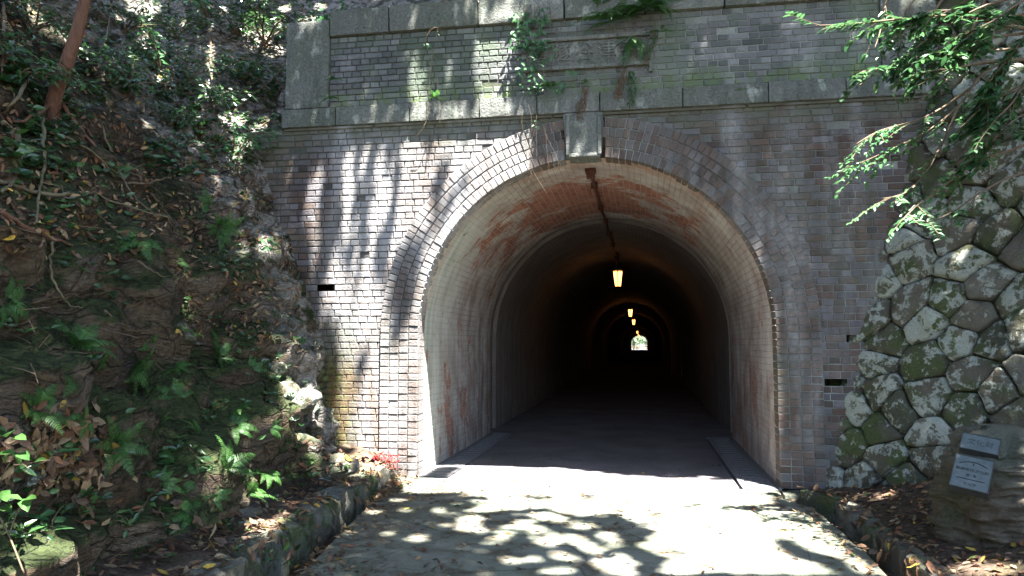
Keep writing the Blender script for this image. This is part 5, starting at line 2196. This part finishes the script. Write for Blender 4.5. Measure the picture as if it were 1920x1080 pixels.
# right: wall streaks, monument, bank
for a in [(1795, 482, 7, 44, 22), (1822, 440, 6, 28, 20), (1838, 365, 5, 16), (1745, 530, 8, 16), (1700, 660, 6, 14), (1862, 690, 20, 12, -20), (1890, 750, 20, 9, -20), (1910, 610, 9, 22), (1840, 250, 6, 24, 15), (1832, 320, 5, 22), (1735, 600, 5, 9), (1655, 855, 4, 10), (1745, 900, 6, 10),
          (1730, 245, 12, 8), (1722, 150, 4, 30), (1730, 60, 3, 30), (1845, 945, 6, 24, 30), (1863, 960, 5, 14), (1862, 1020, 8, 38), (1830, 990, 4, 8), (1865, 850, 5, 8), (1850, 875, 5, 6), (1820, 905, 8, 14), (1612, 936, 44, 8, -10), (1590, 955, 14, 8), (1560, 985, 22, 8), (1850, 1068, 70, 14), (1660, 930, 14, 6),
          (1900, 30, 16, 22), (1860, 90, 14, 14), (1825, 45, 10, 12), (1910, 120, 12, 14), (1790, 330, 5, 14, 20), (1862, 300, 8, 20, 20)]:
    lit |= E_(*a)
# road
road_lit = P_([(742, 893), (800, 878), (834, 855), (975, 860), (1010, 872), (1110, 884), (1180, 892), (1370, 900), (1385, 912), (1440, 930), (1540, 985), (1640, 1078), (1230, 1078), (1265, 1050), (1190, 1020), (1240, 1000), (1150, 960), (1090, 968), (1010, 950), (960, 958), (925, 935), (870, 925), (760, 922)])
road_dapple = P_([(880, 915), (1130, 925), (1330, 960), (1560, 1000), (1660, 1079), (1180, 1079), (1150, 1030), (1010, 965)])
road_sparse = P_([(860, 925), (1000, 950), (1150, 1000), (1200, 1079), (1010, 1079), (900, 1010), (840, 960)])
lit |= road_lit | road_sparse
for a in [(822, 958, 12, 5), (760, 955, 10, 4), (875, 990, 16, 7), (835, 985, 10, 5), (785, 1010, 20, 6), (950, 1008, 8, 4), (745, 938, 14, 4), (700, 960, 14, 5), (985, 1045, 40, 14), (1050, 1040, 30, 10), (1010, 940, 30, 6), (1080, 1062, 40, 12), (905, 1078, 14, 5), (730, 1000, 10, 4), (660, 1000, 8, 3), (1150, 905, 30, 4), (1240, 902, 40, 5), (1330, 895, 20, 3)]:
    lit |= E_(*a)
lit &= ~E_(1530, 948, 90, 8, 5)
lit &= ~E_(1490, 1030, 44, 14, 25)
lit &= ~E_(1560, 1055, 50, 12, 20)


def sunlit(p):
    """does the gap pattern let the sun reach this point?"""
    q = topix(p)
    if q is None:
        return noise.noise(p * 1.3) > .25
    u, v = q
    if not (0 <= u < 1920 and 0 <= v < 1080):
        return noise.noise(p * 1.5 + Vector((4, 4, 4))) > .30
    i, j = min(GH - 1, int(v / 4)), min(GW - 1, int(u / 4))
    if not lit[i, j]:
        return False
    if p.z < .05 and p.y < 8.4 and road_sparse[i, j] and not road_lit[i, j]:
        return noise.noise(Vector((p.x * 5, p.y * 4, 3.3))) + .9 * noise.noise(Vector((p.x * 13, p.y * 11, 5))) > .10
    if p.z < .05 and p.y < 8.4 and road_dapple[i, j]:
        return noise.noise(Vector((p.x * 4.5, p.y * 3.4, 1.3))) + .9 * noise.noise(Vector((p.x * 13, p.y * 11, 2))) > -.42
    return True


T_ALL = bvh([o for o in (cliff, ledge, hill, bank, road, drain_bed, rslope, kl, kr, stonewall, facade, bed, ground, lining)] + [bpy.data.objects[k] for k in ('arch_ring', 'keystone', 'end_pier', 'end_pier.001', 'parapet_panel', 'string_course', 'coping', 'stone_body')])
NL = 360000
cz0, cz1 = 10.0, 12.8
PA = np.empty((NL, 3))
PA[:, 0] = rng.uniform(-6.8, 7.6, NL)
PA[:, 1] = rng.uniform(-3.8, 12.3, NL)
PA[:, 2] = rng.uniform(cz0, cz1, NL)
LS = rng.uniform(.085, .16, NL)
DR = rng.normal(0, 1, (NL, 3))
DR[:, 2] *= .45
DR /= np.linalg.norm(DR, axis=1)[:, None]
SD = np.cross(DR, np.stack([rng.normal(0, .35, NL), rng.normal(0, .35, NL), np.ones(NL)], 1))
SD /= np.linalg.norm(SD, axis=1)[:, None]
keep = np.ones(NL, bool)
half = [[], []]
for i in range(NL):
    c, d, s = PA[i], DR[i] * LS[i] * .45, SD[i] * LS[i] * .24
    hits = 0
    for q, w in ((c, 2), (c + d, 1), (c - d, 1), (c + s, 1), (c - s, 1)):
        loc, nor, idx, dist = T_ALL.ray_cast(Vector(q), SUN_D)
        if loc is not None and sunlit(loc):
            hits += w
            if hits >= 2:
                keep[i] = False
                break
PA, DR, SD, LS = PA[keep], DR[keep], SD[keep], LS[keep]


def canopy(name, sel, trunk, label):
    root = empty(name, trunk[0], label, 'tree')
    b = MB()
    b.tube(smooth_line(trunk), [.26 * (1 - .55 * i / (len(trunk) * 6)) for i in range(len(smooth_line(trunk)))], 12, rough=.15)
    b.build('trunk', M['bark'], root, True)
    P, D_, S_2, L_ = PA[sel], DR[sel], SD[sel], LS[sel][:, None]
    n = len(P)
    V = np.empty((n, 4, 3), dtype=np.float32)
    V[:, 0] = P - D_ * L_ * .5
    V[:, 1] = P + S_2 * L_ * .28
    V[:, 2] = P + D_ * L_ * .5
    V[:, 3] = P - S_2 * L_ * .28
    me = bpy.data.meshes.new('crown')
    me.vertices.add(n * 4)
    me.vertices.foreach_set('co', V.ravel())
    me.loops.add(n * 4)
    me.loops.foreach_set('vertex_index', np.arange(n * 4, dtype=np.int32))
    me.polygons.add(n)
    me.polygons.foreach_set('loop_start', np.arange(n, dtype=np.int32) * 4)
    me.materials.append(M['leafdark'])
    at = me.attributes.new('col', 'FLOAT_COLOR', 'FACE')
    cc = np.ones((n, 4), dtype=np.float32)
    cc[:, :3] = rng.random((n, 1))
    at.data.foreach_set('color', cc.ravel())
    me.update()
    o = bpy.data.objects.new('crown', me)
    COL.objects.link(o)
    o.parent = root
    o.matrix_parent_inverse = Matrix.Translation(-root.location)
    return root


side = PA[:, 0] + rng.normal(0, .8, len(PA)) < -.3
canopy('unseen_canopy_tree', side, [Vector(p) for p in ((-7.6, 1.2, 3.6), (-7.0, 1.6, 6), (-6.0, 2.2, 8.8), (-4.6, 2.8, 11.2))], 'unseen tree on the left bank, crown gaps cut to shape the sun on the road')
canopy('unseen_canopy_tree', ~side, [Vector(p) for p in ((6.6, 1.5, .3), (6.3, 1.8, 4), (5.6, 2.2, 8.4), (4.4, 2.8, 11.2))], 'unseen tree on the right bank, crown gaps cut to shape the sun on the road')
